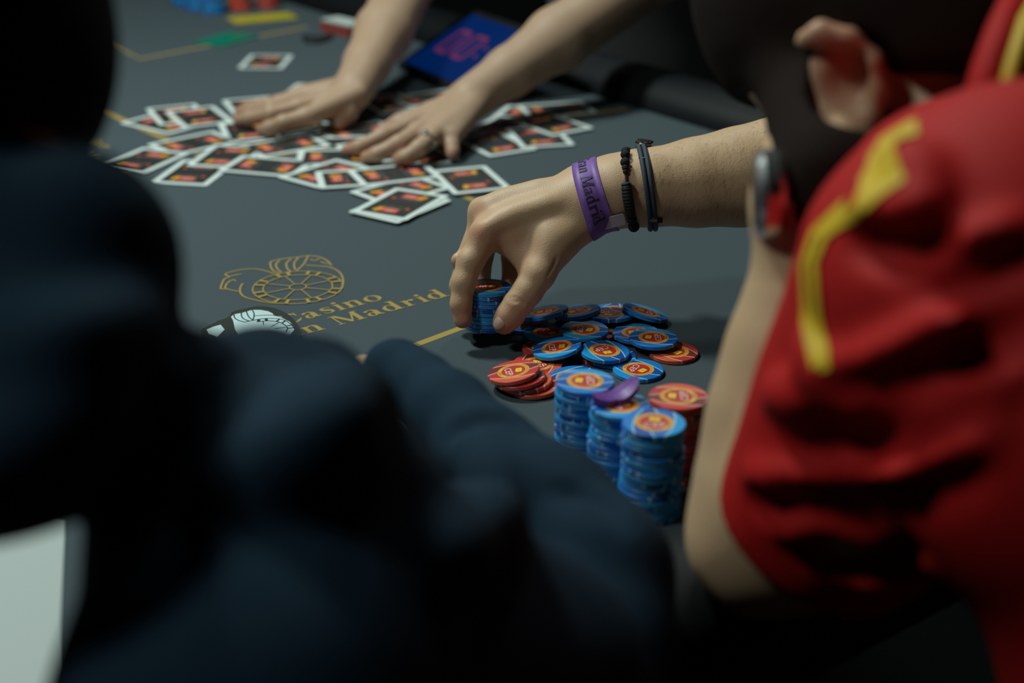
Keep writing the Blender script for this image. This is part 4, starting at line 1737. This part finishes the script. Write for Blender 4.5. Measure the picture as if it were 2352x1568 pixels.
# body under the hoodie: head, neck and the hand in the cuff
fk = Field(np.array([-0.42, 0.40, T + 0.22]), np.array([-0.10, 0.75, T + 0.50]), 0.004)
fk.ell(D(-250, 40, .56), (.078, .09, .09), None, .02)
fk.chain([D(-240, 150, .56), D(-240, 420, .55), D(-250, 600, .53)], [.060, .056, .058], .02)
fk.cone(D(-150, 230, .58), D(10, 260, .60), .045, .022, .02)
Vk, Qk = fk.mesh('body')
fk2 = Field(D(918, 852, .90) - .06, D(918, 852, .90) + .08, 0.002)
fk2.chain([D(960, 885, .875), D(925, 866, .90), D(880, 858, .925), D(848, 852, .935)], [.015, .0155, .0140, .0085], .008)
for i, (a, b_) in enumerate((((880, 846), (832, 838)), ((878, 852), (828, 848)), ((880, 860), (832, 862)), ((884, 868), (845, 876)))):
    fk2.chain([D(a[0], a[1], .925), D(b_[0], b_[1], .937)], [.0085, .0072], .003)
Vk2, Qk2 = fk2.mesh('hand')
fk3 = Field(np.array([-0.42, 0.30, T + 0.0]), np.array([0.12, 0.97, T + 0.36]), 0.005)
fk3.chain([D(-250, 600, .53), D(120, 615, .53), D(60, 930, .50), D(640, 1230, .56), D(930, 1410, .625), D(1180, 1455, .68), D(1365, 1340, .737), D(1130, 1045, .81), D(960, 885, .875), D(925, 856, .897)],
          [.050, .028, .020, .030, .028, .026, .022, .014, .012, .012], .01)
V, Q = join_vq([(Vk, Qk), (Vk2, Qk2), fk3.mesh('arm')])
person_navy = vq_object('person', V, Q, M['skin'], None, [])
tag(person_navy, 'person in a navy hoodie and dark cap, seen from behind at the left', 'person')
hood = vq_object('hoodie', Vn, Qn, M['hoodie'], person_navy)
hood['label'] = 'navy blue hoodie with bunched sleeves'
fc = Field(np.array([-0.44, 0.40, T + 0.22]), np.array([-0.10, 0.75, T + 0.52]), 0.004)
fc.ell(D(-250, 40, .56), (.084, .095, .096), None, .02)
fc.ell(D(-245, 160, .55), (.078, .080, .062), None, .02)
fc.cut(D(-250, 330, .56), -CUP)
Vc, Qc = fc.mesh('cap')
vq_object('cap', Vc, Qc, M['hoodie_dark'], person_navy)['label'] = 'black knitted cap'

# ---- the dealer -----------------------------------------------------------------
M['vest'] = mat('black_dealer_shirt', (0.012, 0.013, 0.014), 0.8, sheen=0.2)
Bq = lambda px, py, h: tab(px, py, h)


def hand_field(wrist, elbow, mcps, fingers, thumb, rw, re, palm_r):
    allp = [wrist, elbow] + mcps + [p for f in fingers for p in f] + thumb
    lo_, hi_ = box_of(allp, .055)
    f = Field(lo_, hi_, 0.0026)
    mid = wrist * .55 + elbow * .45
    f.chain([wrist, wrist * .8 + elbow * .2, mid, elbow], [rw, rw * 1.12, re * .98, re], .012)
    for i, m_ in enumerate(mcps):
        w_ = wrist + (m_ - np.mean(mcps, axis=0)) * .45
        f.cone(w_, m_, palm_r * 1.15, palm_r * .92, .010)
    for i, fg in enumerate(fingers):
        n_ = len(fg)
        r0 = (.0095, .0097, .0092, .0082)[i]
        f.chain([mcps[i]] + fg, [palm_r * .9] + [r0 - .0009 * j for j in range(n_)], .005)
    f.chain(thumb, [.0150, .0118, .0095][:len(thumb)], .008)
    return f


# right hand of the dealer (left in the photograph), fingers spread to the left
w1 = Bq(812, 205, .040)
e1 = v3(dep(952, -62, 2.08))
m1 = [Bq(704, 268, .026), Bq(688, 246, .030), Bq(684, 229, .029), Bq(694, 216, .024)]
f1 = [[Bq(650, 282, .022), Bq(618, 294, .014), Bq(602, 298, .009)], [Bq(622, 262, .026), Bq(572, 272, .016), Bq(549, 276, .010)],
      [Bq(622, 248, .025), Bq(575, 256, .015), Bq(550, 258, .010)], [Bq(640, 233, .020), Bq(595, 240, .013), Bq(565, 243, .009)]]
t1 = [Bq(812, 232, .030), Bq(798, 260, .020), Bq(780, 282, .011)]
F1 = hand_field(w1, e1, m1, f1, t1, .0265, .039, .0125)
# left hand of the dealer with a ring
w2 = Bq(1080, 228, .042)
e2 = v3(dep(1500, -62, 1.93))
m2 = [Bq(938, 288, .026), Bq(958, 303, .029), Bq(990, 316, .028), Bq(1034, 318, .023)]
f2 = [[Bq(880, 312, .024), Bq(825, 338, .014), Bq(798, 345, .009)], [Bq(915, 330, .025), Bq(865, 355, .014), Bq(842, 362, .009)],
      [Bq(962, 340, .023), Bq(930, 362, .014), Bq(915, 368, .009)], [Bq(1038, 334, .018), Bq(1040, 350, .012), Bq(1040, 357, .009)]]
t2 = [Bq(985, 262, .028), Bq(920, 285, .020), Bq(878, 302, .011)]
F2 = hand_field(w2, e2, m2, f2, t2, .0275, .041, .0125)
fd = Field(np.array([-0.28, 1.78, T + 0.02]), np.array([0.52, 2.75, T + 0.62]), 0.006)
sh1, sh2 = np.array([.00, 2.50, T + .46]), np.array([.30, 2.12, T + .46])
fd.chain([w1 * .35 + e1 * .65, e1, sh1], [.037, .040, .055], .02)
fd.chain([w2 * .35 + e2 * .65, e2, sh2], [.038, .042, .055], .02)
fd.chain([sh1, (sh1 + sh2) / 2 + np.array([.04, .03, -.02]), sh2], [.055, .09, .055], .04)
parts = [F.mesh('h') for F in (F1, F2, fd)]
V, Q = join_vq(parts)
spots = [(p, .016, .7) for p in (f1[0][-1], f1[1][-1], f1[2][-1], f1[3][-1], t1[-1], f2[0][-1], f2[1][-1], f2[2][-1], f2[3][-1], t2[-1])]
dealer = vq_object('person', V, Q, M['skin_d'], None, spots)
tag(dealer, 'person dealing, both bare forearms stretched out to mix the cards', 'person')
ft = Field(np.array([-0.28, 1.85, T - 0.45]), np.array([0.62, 2.85, T + 0.60]), 0.010)
mdl = (sh1 + sh2) / 2 + np.array([.06, .045, 0])
ft.chain([mdl + np.array([0, 0, -.04]), mdl + np.array([.0, .0, -.30]), mdl + np.array([.0, .0, -.85])], [.13, .15, .15], .06)
ft.chain([sh1, mdl, sh2], [.075, .10, .075], .06)
ft.chain([sh1, sh1 * .45 + e1 * .55], [.075, .058], .05)
ft.chain([sh2, sh2 * .45 + e2 * .55], [.075, .060], .05)
Vt, Qt = ft.mesh('shirt')
vq_object('dealer_shirt', Vt, Qt, M['vest'], dealer)['label'] = 'black short-sleeved dealer shirt'
# ring worn on the dealer's hand
rp = m2[2] * .62 + f2[2][0] * .38
rt = f2[2][0] - m2[2]
rt /= np.linalg.norm(rt)
ru = np.array([0, 0, 1.0]) - rt * rt[2]
ru /= np.linalg.norm(ru)
rv = np.cross(rt, ru)
ring_o = empty('finger_ring', tuple(rp))
tag(ring_o, 'thin silver ring on the right-hand dealer hand', 'ring')
tb = MB()
tb.tube([(ru * math.cos(a) + rv * math.sin(a)) * .0112 for a in np.linspace(0, 2 * math.pi, 32, endpoint=False)], .0013, 8, closed=True)
tb.build('band', M['steel_soft'], ring_o, smooth=True)
tb = MB()
tb.lathe([(.0, 0), (.0034, 0), (.0040, .0012), (.0026, .0024), (0, .0024)], ru * .0115, Matrix((tuple(rt), tuple(rv), tuple(ru))).transposed(), 12)
tb.build('setting', M['steel_soft'], ring_o)

# ------------------------------------------------------------------ smaller things on the table
def flat_poly(mb, pix, h0, h1, mi=0, mi_side=None):
    P = [tab(p[0], p[1], h1)[:2] for p in pix]
    if sum(P[i][0] * P[(i + 1) % len(P)][1] - P[(i + 1) % len(P)][0] * P[i][1] for i in range(len(P))) < 0: P = P[::-1]
    mb.prism([(p[0], p[1]) for p in P], T + h0, T + h1, mi=mi, mi_side=mi_side)


M['token_clear'] = mat('clear_acrylic', (0.10, 0.11, 0.10), 0.12, spec=0.6, trans=0.5)
M['token_white'] = mat('token_pearl', (0.55, 0.72, 0.74), 0.3)
M['token_line'] = mat('token_black_line', (0.012, 0.016, 0.018), 0.4)
Z7 = lambda *p: [(440 + a / 8.4, 690 + b / 8.4) for a, b in p]
tk = empty('card_guard', tuple(tab(590, 770)))
tk.location = (0, 0, 0)
tag(tk, 'clear acrylic card guard shaped as a wheel and shell with pale inlay', 'card guard')
mb = MB()
flat_poly(mb, curve_through([(461, 757), (500, 737), (524, 728), (534, 716), (560, 709), (592, 703), (625, 706), (652, 716), (670, 728), (684, 746), (691, 768), (684, 802), (640, 830), (560, 836), (490, 812), (463, 782)], 4)[:-1], 0.0004, 0.0065)
mb.build('acrylic_plate', M['token_clear'], tk)
mb = MB()
flat_poly(mb, Z7((760, 310), (830, 262), (960, 240), (1170, 180), (1330, 180), (1480, 207), (1560, 247), (1590, 282), (1720, 302), (1880, 392), (1970, 500), (1982, 560), (1920, 640), (1800, 760), (1400, 840), (1000, 800), (840, 560), (800, 380)), 0.0065, 0.0069)
mb.build('pale_inlay', M['token_white'], tk)
mb = MB()
flat_poly(mb, Z7((290, 560), (430, 500), (560, 465), (640, 560), (500, 700), (330, 640)), 0.0065, 0.0069)
mb.build('pale_inlay', M['token_white'], tk)
mb = MB()
for st, w in ((Z7((820, 270), (830, 330), (900, 380), (1000, 410)), 1.0), (Z7((965, 240), (960, 280), (1000, 350), (1120, 400)), 1.0), (Z7((1060, 210), (1080, 270), (1120, 330), (1180, 375)), 1.0),
              (Z7((1170, 180), (1205, 250), (1200, 330), (1180, 380)), 1.0), (Z7((1210, 295), (1500, 280), (1700, 310), (1880, 395)), .8), (Z7((1000, 420), (1180, 385), (1400, 348), (1640, 348), (1800, 382), (1920, 460), (1985, 545)), .9),
              (Z7((1250, 412), (1500, 392), (1700, 422), (1820, 490), (1850, 540), (1820, 610)), .9), (Z7((1380, 405), (1390, 470)), .7), (Z7((1690, 422), (1530, 510)), .7), (Z7((1850, 515), (1600, 545)), .7),
              (Z7((1290, 365), (1300, 408)), 2.6), (Z7((1435, 350), (1450, 392)), 2.6), (Z7((1700, 355), (1640, 402)), 1.6), (Z7((1815, 385), (1750, 432)), 1.6), (Z7((1965, 470), (1845, 487)), 1.4), (Z7((1985, 525), (1855, 537)), 1.4)):
    P = [tab(p[0], p[1], 0.0070)[:2] for p in (curve_through(st, 4) if len(st) > 2 else st)]
    V, Fc = ribbon(P, [w * 0.001] * len(P))
    mb.add([(p[0], p[1], T + 0.0071) for p in V], Fc)
mb.build('dark_linework', M['token_line'], tk)


# coloured cut cards at the far side
def plastic_card(name, pix, hh, m, label):
    mb = MB()
    P = [tab(p[0], p[1], hh) for p in pix]
    C = sum(P) / 4
    ex = P[1] - P[0]
    ex[2] = 0
    L = np.linalg.norm(ex)
    ex /= L
    ey = np.array([-ex[1], ex[0], 0])
    Wd = abs((P[3] - P[0]) @ ey)
    o = link(name, None) if False else None
    mb.prism(rrect(L, Wd, 0.004), 0, 0.0016)
    o = mb.build(name, m)
    o.location = (C[0], C[1], T + 0.0003)
    o.rotation_euler = (0, 0, math.atan2(ex[1], ex[0]))
    tag(o, label, 'cut card')
    return o


M['plastic_green'] = mat('green_plastic', (0.003, 0.19, 0.115), 0.35)
M['plastic_yellow'] = mat('yellow_plastic', (0.48, 0.41, 0.03), 0.35)
plastic_card('cut_card', [(508, 108), (592, 84), (530, 71), (447, 95)], 0.0018, M['plastic_green'], 'green plastic cut card lying on the far gold line')
plastic_card('cut_card', [(530, 55), (675, 42), (672, 27), (530, 39)], 0.0018, M['plastic_yellow'], 'yellow plastic cut card in front of the far red stacks')

# small packet and dark cord beside the far rail
M['packet_red'] = mat('packet_red', (0.34, 0.06, 0.045), 0.5)
M['packet_white'] = mat('packet_white', (0.55, 0.64, 0.60), 0.5)
a_, b_ = tab(735, 72), tab(805, 88)
ex = (b_ - a_)
L = np.linalg.norm(ex)
ex /= L
ang = math.atan2(ex[1], ex[0])
pk = empty('small_packet', tuple((a_ + b_) / 2 + np.array([0, 0, 0.0004])))
pk.rotation_euler = (0, 0, ang)
tag(pk, 'small red packet with a white top near the far rail', 'packet')
mb = MB()
mb.box((0, 0.016, 0.009), (L * .95, 0.032, 0.018))
mb.build('packet_body', M['packet_red'], pk)
mb = MB()
mb.box((0.004, 0.017, 0.0195), (L * .95, 0.034, 0.003))
mb.build('packet_top', M['packet_white'], pk)
mb = MB()
mb.tube([tab(p[0], p[1], .003) for p in curve_through([(696, 84), (705, 95), (730, 96), (755, 88), (762, 80), (740, 86), (715, 84)], 5)[:-1]], 0.0032, 8, closed=True)
o = mb.build('cord_loop', M['cord_black'], smooth=True)
tag(o, 'dark cord loop lying in front of the small packet', 'cord')

# countdown display by the dealer
M['screen_blue'] = mat('screen_blue', (0.002, 0.006, 0.03), 0.15, emis=(0.0, 0.012, 0.075), emis_s=1.0)
M['screen_digit'] = mat('screen_digit', (0.05, 0.01, 0.02), 0.3, emis=(0.13, 0.022, 0.075), emis_s=0.8)
M['tablet'] = mat('tablet_black', (0.008, 0.008, 0.009), 0.35)
A = tab(930, 142, 0.012)
B = tab(1060, 197, 0.012)
tx = B - A
tx /= np.linalg.norm(tx)
tpx = np.array([tx[1] * -1, tx[0], 0]) * -1
tpx = np.array([-tx[1], tx[0], 0])
if tpx[0] < 0: tpx = -tpx
th_ = math.radians(27)
ty = tpx * math.cos(th_) + np.array([0, 0, 1]) * math.sin(th_)
tz = np.cross(tx, ty)
if tz[2] < 0: tz = -tz
tabm = Matrix((tuple(tx), tuple(ty), tuple(tz))).transposed()
td = empty('countdown_display', tuple(A))
td.rotation_euler = tabm.to_euler()
tag(td, 'tilted tablet with a blue screen counting down beside the dealer', 'tablet')
SW, SH = 0.245, 0.128
mb = MB()
mb.prism([(p[0] + SW / 2, p[1] + SH / 2) for p in rrect(SW + .022, SH + .022, .008)], -0.010, 0.0)
mb.build('tablet_body', M['tablet'], td)
mb = MB()
mb.add([(0, 0, .0004), (SW, 0, .0004), (SW, SH, .0004), (0, SH, .0004)], [(0, 1, 2, 3)])
scr = mb.build('screen', M['screen_blue'], td)
SEG = {'0': 'abcdef', '1': 'bc', '5': 'afgcd'}
mb = MB()
dw, dh, tk_ = 0.027, 0.050, 0.007


def seg(x, ch_):
    mb = MB()
    y0 = 0.042
    q = {'a': (0, dh, dw, dh), 'd': (0, 0, dw, 0), 'g': (0, dh / 2, dw, dh / 2), 'b': (dw, dh / 2, dw, dh), 'c': (dw, 0, dw, dh / 2), 'f': (0, dh / 2, 0, dh), 'e': (0, 0, 0, dh / 2)}
    for s_ in SEG[ch_]:
        x0, ya, x1, yb = q[s_]
        V, Fc = ribbon([(x + x0, y0 + ya), (x + x1, y0 + yb)], [tk_, tk_])
        mb.add([(p[0], p[1], .0009 + .00002 * len(mb.f)) for p in V], Fc)
    mb.build('digit', M['screen_digit'], scr)


seg(.028, '0')
seg(.076, '0')
seg(.140, '1')
for yy in (.056, .076):
    V, Fc = _disc(.124, yy, .004)
    mb = MB()
    mb.add([(p[0], p[1], .0009) for p in V], Fc)
    mb.build('colon_dot', M['screen_digit'], scr)
mb = MB()
mb.box((SW / 2, SH - .03, -.035), (.10, .006, .055), Matrix.Rotation(-th_, 3, 'X'))
mb.build('stand', M['tablet'], td)

# purple toy board lying on the middle stack
M['toy_purple'] = mat('purple_plastic', (0.14, 0.035, 0.27), 0.45, noise=0.1, nscale=400)
q = tab(1413, 921, 17 * (CT + 0.00004))
bo = []
mb = MB()
ax_ = np.array([0.90, 0.42])
ax_ /= np.linalg.norm(ax_)
sd_ = np.array([-ax_[1], ax_[0]])
NS_ = 14
for i in range(NS_ + 1):
    s_ = i / NS_ * 2 - 1
    hw = 0.0068 * math.sqrt(max(1 - s_ ** 4, 0.0)) + 0.0012 - (0.0016 * math.exp(-((s_ + .15) / .16) ** 2))
    z_ = 0.0012 + 0.0105 * max(s_, 0) ** 1.7 + 0.003 * max(-s_, 0) ** 2
    c = q[:2] + ax_ * (s_ * 0.0165)
    for sg in (-1, -.5, 0, .5, 1):
        p = c + sd_ * hw * sg
        bo.append((p[0], p[1], q[2] + z_ + 0.0040 - 0.0008 * abs(sg)))
for i in range(NS_ + 1):
    for j in range(5):
        p = bo[i * 5 + j]
        bo.append((p[0], p[1], p[2] - 0.0046))
Fc = []
n5 = (NS_ + 1) * 5
for i in range(NS_):
    for j in range(4):
        a = i * 5 + j
        Fc.append((a, a + 1, a + 6, a + 5))
        Fc.append((n5 + a, n5 + a + 5, n5 + a + 6, n5 + a + 1))
    Fc.append((i * 5, i * 5 + 5, n5 + i * 5 + 5, n5 + i * 5))
    Fc.append((i * 5 + 4, n5 + i * 5 + 4, n5 + i * 5 + 9, i * 5 + 9))
Fc.append((0, n5, n5 + 1, n5 + 2, n5 + 3, n5 + 4, 4, 3, 2, 1))
e_ = NS_ * 5
Fc.append((e_, e_ + 1, e_ + 2, e_ + 3, e_ + 4, n5 + e_ + 4, n5 + e_ + 3, n5 + e_ + 2, n5 + e_ + 1, n5 + e_))
mb.add(bo, Fc)
o = mb.build('toy_board', M['toy_purple'], smooth=False)
tag(o, 'small purple toy surfboard resting on the middle blue stack', 'toy')

# white sheet on the felt at the lower left
M['paper'] = mat('white_paper', (0.40, 0.46, 0.44), 0.7)
mb = MB()
flat_poly(mb, [(-260, 1140), (150, 1198), (128, 1640), (-420, 1640)], 0.0002, 0.0008)
o = mb.build('paper_sheet', M['paper'])
tag(o, 'blank white sheet lying on the felt at the lower left corner', 'paper')
